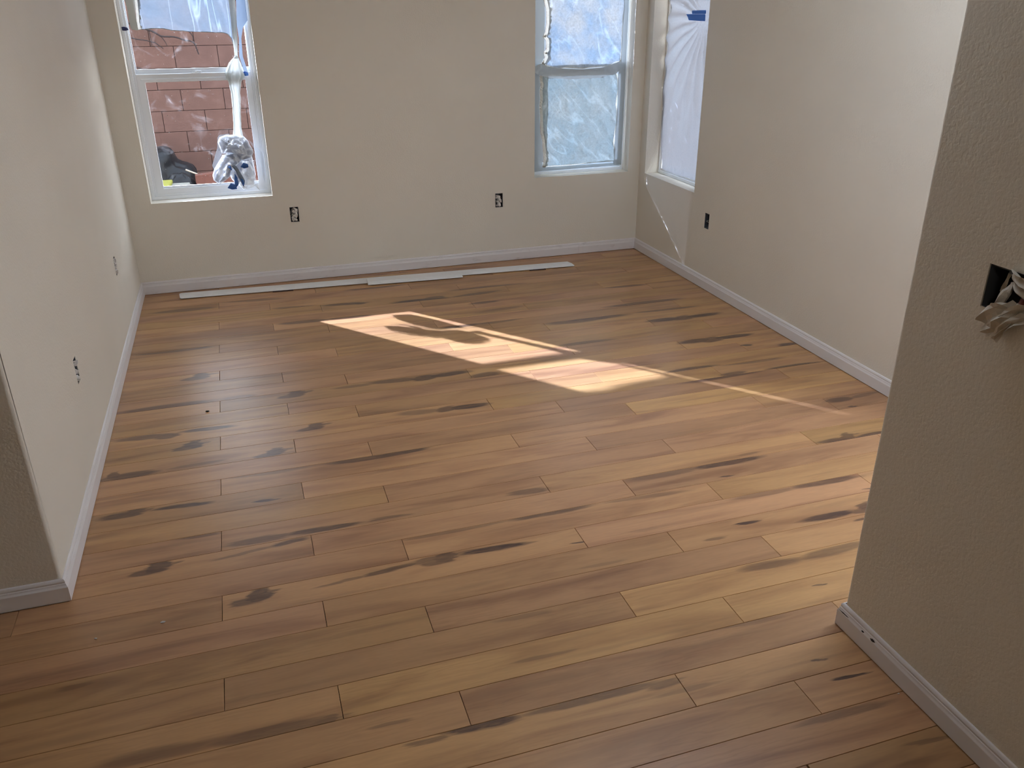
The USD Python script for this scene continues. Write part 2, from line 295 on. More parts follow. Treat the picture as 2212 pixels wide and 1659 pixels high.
# ------------------------------------------------------------------ baseboards
BB = [(0, 0.003), (0.013, 0.003), (0.013, 0.053), (0.0125, 0.0555), (0.0105, 0.0585), (0.0095, 0.063), (0.0090, 0.0665), (0.0072, 0.0685), (0.0072, 0.0715), (0.0078, 0.0735), (0.0070, 0.0775), (0.0045, 0.0815), (0.002, 0.083), (0, 0.083)]
obj('baseboard_back', cat(extrude_profile(BB, (XL, YB, 0), (2.36, YB, 0), outward=(0, -1, 0), cut0=1), extrude_profile(BB, (2.361, YB, 0), (XR, YB, 0), outward=(0, -1, 0), cut1=1)), TRIM_SCUFFED, label='white profiled baseboard with scuffs along the back wall', cat='baseboard', kind='structure', smooth=25)
obj('baseboard_right', extrude_profile(BB, (XR, YB, 0), (XR, YP, 0), outward=(-1, 0, 0), cut0=1), TRIM, label='white profiled baseboard along the bright right wall', cat='baseboard', kind='structure', smooth=25)
obj('baseboard_left', extrude_profile(BB, (XL, YB, 0), (XL, YS, 0), outward=(1, 0, 0), cut0=1, cut1=-1), TRIM, label='white profiled baseboard along the left wall', cat='baseboard', kind='structure', smooth=25)
obj('baseboard_near_left', extrude_profile(BB, (-3.2, YS, 0), (XL, YS, 0), outward=(0, -1, 0), cut1=-1), TRIM, label='shadowed white baseboard on the near left wall end', cat='baseboard', kind='structure', smooth=25)
bnr = thing('baseboard_near_right', 'white baseboard with dark chips on the near right foreground wall', 'baseboard', kind='structure')
obj('board', extrude_profile(BB, (XP, -3.2, 0), (XP, YP, 0), outward=(-1, 0, 0), cut1=-1), TRIM, bnr, smooth=25)
obj('board', extrude_profile(BB, (XP, YP, 0), (XR, YP, 0), outward=(0, 1, 0), cut0=-1), TRIM, bnr, smooth=25)
for (ya, za, yb, zb, w) in ((1.628, 0.0575, 1.575, 0.0575, 0.0016), (1.527, 0.0585, 1.515, 0.0585, 0.0022), (1.489, 0.0605, 1.470, 0.0600, 0.0036)):
    n = 7; ys = np.linspace(ya, yb, n); ww = w * np.sin(np.linspace(0.15, np.pi - 0.15, n)) * np.array([1, .8, 1.1, .9, 1.05, .8, 1])
    obj('paint_chip', tube([(XP - 0.0118 + 0.0003 * i % 2, y, za + (zb - za) * i / 6) for i, y in enumerate(ys)], ww, 6), DARK, bnr, label='dark chip at the baseboard seam')

# ------------------------------------------------------------------ windows
def make_window(n, place, w, z0, z1, label, rail=True, specks=False, pane_mat=None):
    """place(u, v, z): u along the wall, v outwards from the inner wall face"""
    t = thing(f'window_{n}', label, 'window', kind='structure')
    def put(name, m, material, parent=t, **kw):
        mm = m if isinstance(m, trimesh.Trimesh) else to_tm(m); p = np.array(mm.vertices); q = place(p[:, 0], p[:, 1], p[:, 2])
        mm = trimesh.Trimesh(q, mm.faces, process=False)
        if mm.volume < 0: mm.invert()
        return obj(name, mm, material, parent, **kw)
    h = z1 - z0; zm = z0 + 0.739 if rail else None
    fr = cbox(0, w, 0.112, 0.159, z0, z1, 0.003) - mbox(0.036, w - 0.036, 0.0, 0.3, z0 + 0.036, z1 - 0.036)
    fr += cbox(0.0, 0.022, 0.104, 0.125, z0, z1, 0.002) + cbox(w - 0.022, w, 0.104, 0.125, z0, z1, 0.002) + cbox(0, w, 0.104, 0.125, z0, z0 + 0.022, 0.002)
    put('frame', fr, VINYL)
    if rail:
        zg0, zg1 = z0 + 0.079, z0 + 0.711
        ls = cbox(0.034, w - 0.034, 0.114, 0.138, z0 + 0.034, z0 + 0.759, 0.003) - mbox(0.081, w - 0.073, 0, 0.3, zg0, zg1)
        ls -= mbox(0.081, w - 0.073, 0.0, 0.125, zg0 - 0.012, zg0 + 0.01)
        ls += cbox(0.060, w - 0.060, 0.108, 0.120, z0 + 0.722, z0 + 0.732, 0.002)
        put('lower_sash', ls, VINYL)
        us = cbox(0.030, w - 0.030, 0.140, 0.157, z0 + 0.738, z1 - 0.030, 0.002) - mbox(0.043, w - 0.042, 0, 0.3, z0 + 0.785, z1 - 0.045)
        put('upper_sash', us, VINYL)
        cx = 0.385
        la = to_tm(cbox(cx - 0.028, cx + 0.028, 0.116, 0.138, z0 + 0.757, z0 + 0.763, 0.002) + M.cylinder(0.008, 0.011, 0.009, 20).translate([cx, 0.127, z0 + 0.762]) + cbox(cx - 0.006, cx + 0.030, 0.118, 0.127, z0 + 0.765, z0 + 0.771, 0.002))
        put('latch', la, VINYL, smooth=30)
        g1 = put('pane', tbox(0.079, w - 0.071, 0.126, 0.129, zg0 - 0.003, zg1 + 0.003), GLASS if specks else COATED)
        g2 = put('pane', tbox(0.041, w - 0.040, 0.147, 0.150, z0 + 0.782, z1 - 0.043), GLASS if specks else COATED)
        if specks:
            rng = np.random.default_rng(5)
            for g, (ua, ub, za, zb), v, k in ((g1, (0.09, w - 0.08, zg0 + 0.02, zg1 - 0.02), 0.1258, 46), (g2, (0.06, w - 0.06, z0 + 0.80, z0 + 1.0), 0.1468, 24)):
                ms = []
                for i in range(k):
                    s = trimesh.creation.icosphere(1, 1.0); r = rng.choice([0.0011, 0.0016, 0.0023, 0.0032], p=[.4, .3, .2, .1])
                    s.apply_scale([r * rng.uniform(.8, 1.6), 0.0004, r]); s.apply_translation([rng.uniform(ua, ub), v, rng.uniform(za, zb)]); ms.append(s)
                put('paint_speck', cat(*ms), PAPER_WHITE, g, kind='stuff', label='white paint overspray specks on the pane')
    else:
        put('pane', tbox(0.034, w - 0.034, 0.130, 0.134, z0 + 0.034, z1 - 0.034), pane_mat or CLEAR)
    return t
def on_back(x0): return lambda u, v, z: np.stack([x0 + u, YB + v, z], -1)
def on_left(y0): return lambda u, v, z: np.stack([-3.2 - v, y0 + u, z], -1)
def on_right(y1): return lambda u, v, z: np.stack([XR + v, y1 - u, z], -1)
make_window(1, on_back(W1[0]), W1[1] - W1[0], *WZ, 'left back window, its clear lower sash showing a red block wall', specks=True)
make_window(2, on_back(W2[0]), W2[1] - W2[0], *WZ, 'right back window covered all over with crinkled plastic film')
make_window(3, on_right(W3[1]), W3[1] - W3[0], *WZ, 'narrow window in the right wall covered with smooth film', rail=False, pane_mat=COATED)
make_window(4, on_right(W4[1]), W4[1] - W4[0], 0.02, 2.09, 'unseen tall glazed opening behind the near wall, placed to light the floor and left wall', rail=False)  # out of view, placed to light the floor by the near wall


sk = thing('window_5', 'unseen skylight placed to brighten the empty room', 'window', kind='structure')  # out of view, placed to brighten walls and floor from above
hl = thing('unseen_ceiling_lamp', 'unseen round flush lamp behind the camera, placed to light the near walls', 'ceiling lamp', (0.3, -0.6, HC))  # out of view, placed to warm and lighten the foreground walls
obj('base', M.cylinder(0.03, 0.17, 0.17, 40).translate([0, 0, -0.03]), VINYL, hl)
obj('diffuser', M.cylinder(0.05, 0.12, 0.155, 40).translate([0, 0, -0.08]), mat('unseen_lamp_diffuser', {'e': ('emission', {'color': (1.0, 0.92, 0.80), 'strength': UNSEEN_HALL_LAMP})}, [], 'e.emission'), hl)
x0, x1, y0, y1 = UNSEEN_SKYL
obj('frame', cbox(x0 - 0.05, x1 + 0.05, y0 - 0.05, y1 + 0.05, HC + 0.15, HC + 0.21, 0.004) - mbox(x0, x1, y0, y1, HC, HC + 0.4), VINYL, sk)
obj('pane', tbox(x0 - 0.02, x1 + 0.02, y0 - 0.02, y1 + 0.02, HC + 0.185, HC + 0.191), CLEAR, sk)

# ------------------------------------------------------------------ floor: 5 x 48 inch planks, joints stepped by a foot
PW, PL, Y0F, X0F, STEP = 0.12707, 1.2192, 1.3400, -0.2320, 0.30481
# dark mineral streaks and knots of the boards: (x0, y0, x1, y1, half width in m, darkness, kind)
STREAKS = [
    (-0.695, 3.606, -0.392, 3.587, 0.0185, 0.70, 's'), (-0.505, 3.583, -0.409, 3.579, 0.0280, 0.75, 'k'), (-0.406, 3.601, -0.158, 3.589, 0.0165, 0.80, 's'), (-0.426, 3.434, -0.321, 3.438, 0.0198, 0.68, 'k'),
    (-0.376, 3.453, -0.314, 3.457, 0.0375, 0.80, 'k'), (-0.353, 3.481, -0.327, 3.485, 0.0178, 0.64, 'k'), (-0.335, 3.461, -0.277, 3.465, 0.0087, 0.56, 'k'), (0.097, 3.449, 0.203, 3.453, 0.0185, 0.64, 'k'),
    (0.147, 3.467, 0.211, 3.471, 0.0352, 0.75, 'k'), (0.171, 3.493, 0.198, 3.497, 0.0167, 0.60, 'k'), (0.190, 3.475, 0.248, 3.478, 0.0081, 0.52, 'k'), (-0.089, 3.264, 0.018, 3.267, 0.0165, 0.64, 'k'),
    (-0.038, 3.281, 0.026, 3.284, 0.0313, 0.75, 'k'), (-0.014, 3.304, 0.012, 3.307, 0.0148, 0.60, 'k'), (0.004, 3.287, 0.063, 3.291, 0.0073, 0.52, 'k'), (-0.690, 3.265, -0.466, 3.267, 0.0240, 0.75, 's'),
    (-0.694, 3.261, -0.633, 3.264, 0.0157, 0.59, 'k'), (-0.665, 3.277, -0.629, 3.280, 0.0299, 0.70, 'k'), (-0.651, 3.299, -0.636, 3.302, 0.0142, 0.56, 'k'), (-0.641, 3.283, -0.607, 3.287, 0.0069, 0.49, 'k'),
    (-0.455, 3.271, -0.203, 3.280, 0.0120, 0.40, 's'), (-0.228, 3.123, 0.175, 3.110, 0.0195, 0.40, 's'), (0.156, 3.108, 0.563, 3.105, 0.0195, 0.75, 's'), (-0.683, 2.961, -0.495, 2.967, 0.0200, 0.80, 's'),
    (-0.610, 2.953, -0.521, 2.956, 0.0153, 0.64, 'k'), (-0.568, 2.969, -0.514, 2.972, 0.0290, 0.75, 'k'), (-0.548, 2.990, -0.525, 2.993, 0.0137, 0.60, 'k'), (-0.532, 2.975, -0.483, 2.978, 0.0067, 0.52, 'k'),
    (-0.495, 2.967, -0.246, 2.952, 0.0135, 0.85, 's'), (-0.115, 2.902, -0.022, 2.895, 0.0085, 0.85, 's'), (-0.231, 2.638, 0.025, 2.639, 0.0175, 0.60, 's'), (-0.040, 2.642, 0.280, 2.632, 0.0145, 0.80, 's'),
    (0.280, 2.632, 0.429, 2.638, 0.0060, 0.60, 's'), (-0.268, 2.563, -0.044, 2.585, 0.0085, 0.45, 's'), (-0.075, 2.581, 0.068, 2.601, 0.0115, 0.75, 's'), (-0.525, 2.562, -0.410, 2.566, 0.0190, 0.68, 'k'),
    (-0.470, 2.581, -0.402, 2.585, 0.0361, 0.80, 'k'), (-0.445, 2.607, -0.416, 2.611, 0.0171, 0.64, 'k'), (-0.425, 2.588, -0.362, 2.592, 0.0084, 0.56, 'k'), (-0.202, 2.301, -0.093, 2.305, 0.0193, 0.68, 'k'),
    (-0.150, 2.320, -0.085, 2.324, 0.0366, 0.80, 'k'), (-0.126, 2.347, -0.098, 2.351, 0.0173, 0.64, 'k'), (-0.107, 2.328, -0.046, 2.332, 0.0085, 0.56, 'k'), (0.055, 2.304, 0.240, 2.317, 0.0070, 0.50, 's'),
    (0.209, 2.315, 0.418, 2.334, 0.0110, 0.75, 's'), (-0.386, 2.733, -0.231, 2.727, 0.0080, 0.50, 's'), (0.346, 3.101, 0.631, 3.112, 0.0180, 0.85, 's'), (0.826, 2.649, 0.992, 2.640, 0.0195, 0.55, 's'),
    (0.368, 2.475, 0.806, 2.478, 0.0115, 0.45, 's'), (0.743, 2.482, 1.128, 2.480, 0.0190, 0.70, 's'), (1.128, 2.480, 1.527, 2.452, 0.0120, 0.40, 's'), (0.384, 2.331, 0.498, 2.335, 0.0150, 0.60, 's'),
    (0.409, 2.313, 0.526, 2.316, 0.0152, 0.61, 'k'), (0.465, 2.329, 0.535, 2.332, 0.0290, 0.72, 'k'), (0.491, 2.350, 0.520, 2.353, 0.0137, 0.58, 'k'), (0.511, 2.335, 0.576, 2.338, 0.0067, 0.50, 'k'),
    (0.530, 2.335, 0.813, 2.322, 0.0145, 0.95, 's'), (0.945, 2.270, 0.982, 2.266, 0.0050, 0.95, 's'), (0.292, 2.641, 0.449, 2.631, 0.0090, 0.50, 's'), (1.284, 2.595, 1.653, 2.603, 0.0230, 0.50, 's'),
    (1.566, 2.600, 1.948, 2.593, 0.0185, 0.85, 's'), (2.199, 2.629, 2.429, 2.610, 0.0160, 0.80, 's'), (2.312, 2.621, 2.398, 2.624, 0.0142, 0.59, 'k'), (2.353, 2.635, 2.405, 2.638, 0.0271, 0.70, 'k'),
    (2.372, 2.655, 2.394, 2.658, 0.0128, 0.56, 'k'), (2.387, 2.641, 2.435, 2.644, 0.0063, 0.49, 'k'), (2.383, 2.612, 2.595, 2.619, 0.0125, 0.85, 's'), (1.684, 2.503, 1.714, 2.501, 0.0050, 0.90, 's'),
    (1.606, 2.345, 1.932, 2.339, 0.0145, 0.45, 's'), (1.872, 2.345, 2.233, 2.336, 0.0175, 0.75, 's'), (1.543, 2.193, 1.644, 2.187, 0.0080, 0.98, 's'), (1.774, 2.135, 2.037, 2.132, 0.0155, 0.92, 's'),
    (2.010, 2.124, 2.105, 2.127, 0.0157, 0.64, 'k'), (2.055, 2.140, 2.112, 2.143, 0.0299, 0.75, 'k'), (2.076, 2.162, 2.100, 2.165, 0.0142, 0.60, 'k'), (2.093, 2.146, 2.145, 2.149, 0.0069, 0.52, 'k'),
    (1.978, 2.077, 2.067, 2.079, 0.0060, 0.75, 's'), (1.401, 2.140, 1.486, 2.135, 0.0075, 0.50, 's'), (1.413, 1.954, 1.670, 1.940, 0.0180, 0.55, 's'), (1.632, 1.941, 1.947, 1.956, 0.0205, 0.55, 's'),
    (2.157, 2.250, 2.190, 2.243, 0.0045, 0.80, 's'), (-0.556, 1.765, -0.236, 1.746, 0.0200, 0.40, 's'), (-0.292, 1.746, 0.096, 1.727, 0.0190, 0.55, 's'), (-0.043, 1.723, 0.049, 1.724, 0.0065, 0.51, 'k'),
    (0.001, 1.729, 0.056, 1.730, 0.0124, 0.60, 'k'), (0.022, 1.738, 0.045, 1.740, 0.0059, 0.48, 'k'), (0.038, 1.732, 0.088, 1.733, 0.0029, 0.42, 'k'), (-0.681, 2.071, -0.578, 2.073, 0.0080, 0.30, 's'),
    (0.309, 1.590, 0.535, 1.578, 0.0150, 0.85, 's'), (0.492, 1.584, 0.969, 1.579, 0.0135, 0.60, 's'), (0.217, 1.581, 0.326, 1.578, 0.0075, 0.55, 's'), (0.564, 1.777, 0.757, 1.773, 0.0080, 0.35, 's'),
    (0.126, 1.668, 0.250, 1.665, 0.0070, 0.40, 's'), (1.409, 1.434, 1.505, 1.429, 0.0050, 0.92, 's'), (1.181, 1.327, 1.522, 1.318, 0.0125, 0.50, 's'), (0.878, 1.568, 1.000, 1.569, 0.0125, 0.50, 's'),
    (1.430, 1.187, 1.568, 1.171, 0.0070, 0.40, 's'), (1.610, 1.802, 1.644, 1.800, 0.0060, 0.70, 'k'), (1.395, 1.514, 1.425, 1.512, 0.0045, 0.70, 'k'), (0.874, 1.532, 1.102, 1.530, 0.0080, 0.30, 's'),
    (0.553, 1.964, 0.763, 1.956, 0.0100, 0.30, 's'), (1.169, 1.724, 1.435, 1.707, 0.0095, 0.30, 's'), (-0.653, 5.325, -0.212, 5.321, 0.0275, 0.65, 's'), (0.068, 5.180, 0.399, 5.132, 0.0225, 0.60, 's'),
    (0.370, 5.133, 0.686, 5.101, 0.0200, 0.75, 's'), (0.078, 4.881, 0.427, 4.864, 0.0245, 0.70, 's'), (0.369, 4.866, 0.675, 4.858, 0.0205, 0.60, 's'), (-0.719, 4.637, -0.217, 4.631, 0.0255, 0.70, 's'),
    (-0.412, 4.197, -0.295, 4.202, 0.0248, 0.66, 'k'), (-0.356, 4.221, -0.286, 4.226, 0.0470, 0.78, 'k'), (-0.330, 4.256, -0.301, 4.261, 0.0223, 0.62, 'k'), (-0.310, 4.231, -0.245, 4.236, 0.0109, 0.55, 'k'),
    (0.040, 3.827, 0.152, 3.831, 0.0218, 0.64, 'k'), (0.094, 3.849, 0.161, 3.853, 0.0413, 0.75, 'k'), (0.119, 3.879, 0.147, 3.883, 0.0196, 0.60, 'k'), (0.138, 3.857, 0.200, 3.862, 0.0096, 0.52, 'k'),
    (-0.715, 3.893, -0.232, 3.899, 0.0240, 0.65, 's'), (-0.232, 3.899, -0.056, 3.895, 0.0195, 0.35, 's'), (0.300, 3.850, 0.508, 3.844, 0.0155, 0.50, 's'), (-0.240, 5.406, 0.188, 5.357, 0.0195, 0.50, 's'),
    (0.549, 5.395, 1.000, 5.399, 0.0250, 0.65, 's'), (1.178, 5.161, 1.808, 5.146, 0.0285, 0.65, 's'), (0.797, 5.044, 1.213, 5.028, 0.0270, 0.90, 's'), (1.019, 5.045, 1.159, 5.057, 0.0360, 0.70, 'k'),
    (1.182, 5.029, 1.550, 5.065, 0.0230, 0.70, 's'), (0.570, 5.112, 0.649, 5.094, 0.0160, 0.85, 's'), (1.271, 4.865, 1.469, 4.864, 0.0215, 0.75, 's'), (1.242, 4.683, 1.583, 4.721, 0.0245, 0.40, 's'),
    (0.984, 4.510, 1.249, 4.502, 0.0260, 0.80, 's'), (1.191, 4.497, 1.513, 4.513, 0.0230, 0.55, 's'), (1.582, 4.373, 2.024, 4.366, 0.0370, 0.65, 's'), (0.464, 3.859, 0.754, 3.839, 0.0225, 0.70, 's'),
    (0.699, 3.827, 0.820, 3.841, 0.0335, 0.80, 'k'), (0.754, 3.839, 1.012, 3.845, 0.0230, 0.95, 's'), (0.979, 3.770, 1.141, 3.777, 0.0280, 0.65, 's'), (0.532, 3.471, 0.768, 3.449, 0.0240, 0.50, 's'),
    (0.734, 3.445, 0.826, 3.455, 0.0290, 0.75, 'k'), (0.768, 3.449, 0.997, 3.445, 0.0220, 0.95, 's'), (2.185, 4.900, 2.520, 4.871, 0.0230, 0.65, 's'), (1.670, 4.376, 2.182, 4.374, 0.0300, 0.75, 's'),
    (2.027, 4.534, 2.633, 4.536, 0.0240, 0.75, 's'), (2.150, 4.385, 2.644, 4.371, 0.0170, 0.65, 's'), (2.178, 4.221, 2.439, 4.209, 0.0250, 0.85, 's'), (2.358, 4.202, 2.496, 4.215, 0.0360, 0.75, 'k'),
    (2.412, 4.209, 2.702, 4.215, 0.0215, 0.98, 's'), (2.192, 3.849, 2.434, 3.849, 0.0250, 0.85, 's'), (2.335, 3.830, 2.478, 3.849, 0.0375, 0.75, 'k'), (2.415, 3.848, 2.683, 3.841, 0.0225, 0.98, 's'),
    (2.522, 3.708, 2.570, 3.700, 0.0120, 0.90, 's'), (1.539, 4.025, 1.914, 4.016, 0.0230, 0.55, 's'), (2.237, 3.498, 2.664, 3.499, 0.0195, 0.50, 's'), (2.706, 3.647, 2.819, 3.638, 0.0180, 0.95, 's'),
    (1.940, 3.509, 2.271, 3.499, 0.0240, 0.80, 's'), (2.251, 3.499, 2.657, 3.488, 0.0190, 0.55, 's'), (2.191, 3.387, 2.347, 3.391, 0.0180, 0.75, 's'), (1.935, 3.360, 2.478, 3.378, 0.0200, 0.75, 's'),
    (2.442, 3.378, 2.831, 3.370, 0.0180, 0.85, 's'), (2.502, 2.958, 2.656, 2.955, 0.0215, 0.75, 's'), (2.638, 2.955, 2.824, 2.970, 0.0130, 0.55, 's'), (2.583, 2.878, 2.611, 2.874, 0.0065, 0.85, 's'),
    (1.824, 2.635, 1.935, 2.635, 0.0070, 0.40, 's'), (-0.797, 6.643, -0.765, 6.645, 0.0135, 0.10, 's'), (1.164, 2.269, 1.290, 2.264, 0.0080, 0.25, 's'), (0.895, 2.130, 1.096, 2.124, 0.0090, 0.30, 's'),
]
def row_offset(r): return X0F + {0: 1, 1: 0, 2: 2}[r % 3] * STEP + {2: 0.0125, 4: 0.003, -1: 0.004, -2: 0.1635}.get(r, 0.0)
floor = thing('floor', 'light brown wood plank floor with dark mineral streaks', 'floor', kind='structure')
obj('underlay', mbox(-3.2, XR, -3.2, YB, -0.03, -0.0085), UNDERLAY, floor)
def plank_material(name, seed, streaks, rng):
    """wood of one board; streaks: (x, y, half length, half width, angle, darkness, kind) in metres"""
    tone = rng.uniform(0, 1); light = rng.uniform(0.86, 1.13)
    base = np.array((0.515, 0.292, 0.118)) * (1 - tone) + np.array((0.475, 0.256, 0.130)) * tone
    base *= light
    nodes = {
        'g': ('geometry', {}), 'mp': ('mapping', {'location': (seed * 3.7 % 50, seed * 1.3 % 40, 0), 'scale': (1.6, 13.0, 1.0)}),
        'n': ('noise_texture', {'scale': 1.0, 'detail': 3.0, 'roughness': 0.5, 'distortion': 0.8}),
        'r': ('rgb_ramp', {'ramp': [(0.26, tuple(base * np.array((0.66, 0.60, 0.62)))), (0.40, tuple(base * np.array((0.85, 0.81, 0.82)))), (0.52, tuple(base * 1.0)), (0.68, tuple(base * 1.08)), (0.85, tuple(base * np.array((1.12, 1.12, 1.08))))]}),
        'mf': ('mapping', {'location': (seed * 2.1 % 30, seed * 0.7 % 30, 0), 'scale': (14.0, 110.0, 1.0)}),
        'nf': ('noise_texture', {'scale': 1.0, 'detail': 4.0, 'roughness': 0.6, 'distortion': 1.0}),
        'mr': ('map_range', {'from_min': 0.3, 'from_max': 0.7, 'to_min': 0.94, 'to_max': 1.04}),
        'mg': ('mapping', {'location': (seed * 1.9 % 20, seed * 2.3 % 20, 0), 'scale': (2.2, 11.0, 1.0)}),
        'w': ('wave_texture', {'bands_direction': 'y', 'scale': 1.9, 'distortion': 9.0, 'detail': 2.0, 'detail_scale': 1.6, 'detail_roughness': 0.6}),
        'nm': ('noise_texture', {'scale': 0.8, 'detail': 1.0}), 'nr': ('map_range', {'from_min': 0.52, 'from_max': 0.66, 'to_min': 0.0, 'to_max': 0.16, 'clamp': True}),
        'wr': ('rgb_ramp', {'ramp': [(0.0, (0.50, 0.45, 0.42)), (0.35, (0.9, 0.88, 0.86)), (0.6, (1, 1, 1)), (1.0, (1, 1, 1))]}),
        'mul0': ('mix_color', {'blend_type': 'multiply', 'use_clamp': False}),
        'mul': ('mix_color', {'blend_type': 'multiply', 'fac': 1.0, 'use_clamp': False}),
        'p': ('principled_bsdf', {'roughness': 0.33, 'specular_ior_level': 0.50})}
    links = [('g.position', 'mp.vector'), ('mp.vector', 'n.vector'), ('n.fac', 'r.fac'), ('g.position', 'mf.vector'), ('mf.vector', 'nf.vector'), ('nf.fac', 'mr.value'),
             ('g.position', 'mg.vector'), ('mg.vector', 'w.vector'), ('mg.vector', 'nm.vector'), ('nm.fac', 'nr.value'), ('w.fac', 'wr.fac'), ('nr.result', 'mul0.fac'), ('r.color', 'mul0.a'), ('wr.color', 'mul0.b'),
             ('mul0.result', 'mul.a'), ('mr.result', 'mul.b')]
    col = 'mul.result'
    if streaks:
        nodes['md'] = ('mapping', {'location': (seed % 17, seed % 13, 0), 'scale': (7.0, 75.0, 1.0)})
        nodes['nd'] = ('noise_texture', {'scale': 1.0, 'detail': 4.0, 'roughness': 0.6})
        nodes['vs'] = ('vector_math', {'math_type': 'multiply_add', 'vector2': (0.090, 0.019, 0.0), 'vector3': (-0.045, -0.0095, 0.0)})
        nodes['va'] = ('vector_math', {'math_type': 'add'})
        links += [('g.position', 'md.vector'), ('md.vector', 'nd.vector'), ('nd.color', 'vs.vector1'), ('vs.vector', 'va.vector1'), ('g.position', 'va.vector2')]
        prev = None
        for i, (x, y, hl, hw, ang, dark, kind) in enumerate(streaks):
            nodes[f'm{i}'] = ('mapping', {'mapping_type': 'texture', 'location': (x, y, 0.0), 'rotation': (0, 0, ang), 'scale': (hl, hw, 1.0)})
            nodes[f's{i}'] = ('gradient_texture', {'gradient_type': 'spherical'})
            nodes[f'q{i}'] = ('map_range', {'from_min': 0.0, 'from_max': {'k': 0.26, 'f': 0.8}.get(kind, 0.36), 'to_min': 0.0, 'to_max': dark, 'clamp': True})
            links += [('va.vector', f'm{i}.vector'), (f'm{i}.vector', f's{i}.vector'), (f's{i}.fac', f'q{i}.value')]
            if prev is None: prev = f'q{i}.result'
            else:
                nodes[f'x{i}'] = ('math', {'math_type': 'maximum'})
                links += [(prev, f'x{i}.value1'), (f'q{i}.result', f'x{i}.value2')]; prev = f'x{i}.value'
        # the streak's own fibres
        nodes['fm'] = ('map_range', {'from_min': 0.25, 'from_max': 0.6, 'to_min': 0.70, 'to_max': 1.0, 'clamp': True})
        nodes['ff'] = ('math', {'math_type': 'multiply'})
        nodes['mx'] = ('mix_color', {'b': (0.072, 0.040, 0.032)})
        links += [('nf.fac', 'fm.value'), (prev, 'ff.value1'), ('fm.result', 'ff.value2'), ('ff.value', 'mx.fac'), (col, 'mx.a')]
        col = 'mx.result'
    links.append((col, 'p.base_color'))
    return mat(name, nodes, links, 'p.BSDF')
def plank_mesh(x0, x1, y0, y1, g=0.0007, c=0.0006, d=0.0014, t=0.008):
    X0, X1, Y0, Y1 = x0 + g, x1 - g, y0 + g, y1 - g
    v = []
    for (a, z) in ((0, -t), (0, -d), (c, 0)):
        v += [(X0 + a, Y0 + a, z), (X1 - a, Y0 + a, z), (X1 - a, Y1 - a, z), (X0 + a, Y1 - a, z)]
    q = [(0, 1, 5, 4), (1, 2, 6, 5), (2, 3, 7, 6), (3, 0, 4, 7), (4, 5, 9, 8), (5, 6, 10, 9), (6, 7, 11, 10), (7, 4, 8, 11), (8, 9, 10, 11)]
    return np.array(v), np.array(q)
rows = range(-5, 35)
rng_f = np.random.default_rng(11)
far = []
pid = 0
for r in rows:
    y0, y1 = Y0F + PW * r, min(Y0F + PW * (r + 1), YB - 0.004)
    if y0 > YB - 0.01: continue
    xa, xb = (-3.2 if y1 <= YS + 0.02 else XL + 0.004), (XP if y1 <= YP - 0.1 else XR - 0.004)
    if y0 < YS < y1: xa = XL + 0.004
    off = row_offset(r)
    k0 = math.floor((xa - off) / PL); x = off + k0 * PL
    while x < xb - 1e-6:
        a, b = max(x, xa), min(x + PL, xb); x += PL
        if b - a < 0.004: continue
        if r == -2 and a > 1.0: a += 0.004                    # the one joint left open
        visible = b > -0.85 and y1 > 0.9
        if not visible: far.append(plank_mesh(a, b, y0, y1)); continue
        pid += 1
        own = []
        for (sx0, sy0, sx1, sy1, hw, dark, kind) in STREAKS:
            cx, cy = (sx0 + sx1) / 2, (sy0 + sy1) / 2
            if y0 <= cy < y1 and max(sx0, sx1) > a and min(sx0, sx1) < b:
                own.append((cx, cy, math.hypot(sx1 - sx0, sy1 - sy0) / 2 + 0.014, hw * (1.3 if kind == 's' else 1.1), math.atan2(sy1 - sy0, sx1 - sx0), min(dark * 1.08, 0.98), kind))
        rg = np.random.default_rng(1000 + pid)
        for _ in range(rg.integers(1, 4)):      # faint heartwood bands every board has
            L = rg.uniform(0.12, 0.45)
            own.append((rg.uniform(a, b), rg.uniform(y0 + 0.01, y1 - 0.01), L, rg.uniform(0.008, 0.022), rg.uniform(-0.02, 0.02), rg.uniform(0.08, 0.24), 'f'))
        pm = plank_material(f'plank_wood_{pid:03d}', pid * 1.37 + 3.1, own, rg)
        obj('plank', plank_mesh(a, b, y0, y1), pm, floor)
REST = plank_material('plank_wood_hall', 77.7, [], np.random.default_rng(3))
for y0 in np.arange(Y0F + PW * -5 - PW * 28, Y0F + PW * -5 - 1e-6, PW):
    if y0 > -3.2: far.append(plank_mesh(-3.2, XP, y0, y0 + PW))
fv = np.vstack([v for v, q in far]); ff = np.vstack([q + 12 * i for i, (v, q) in enumerate(far)])
obj('plank_field', (fv, ff), REST, floor, kind='stuff', label='wood planks of the hall outside the picture')

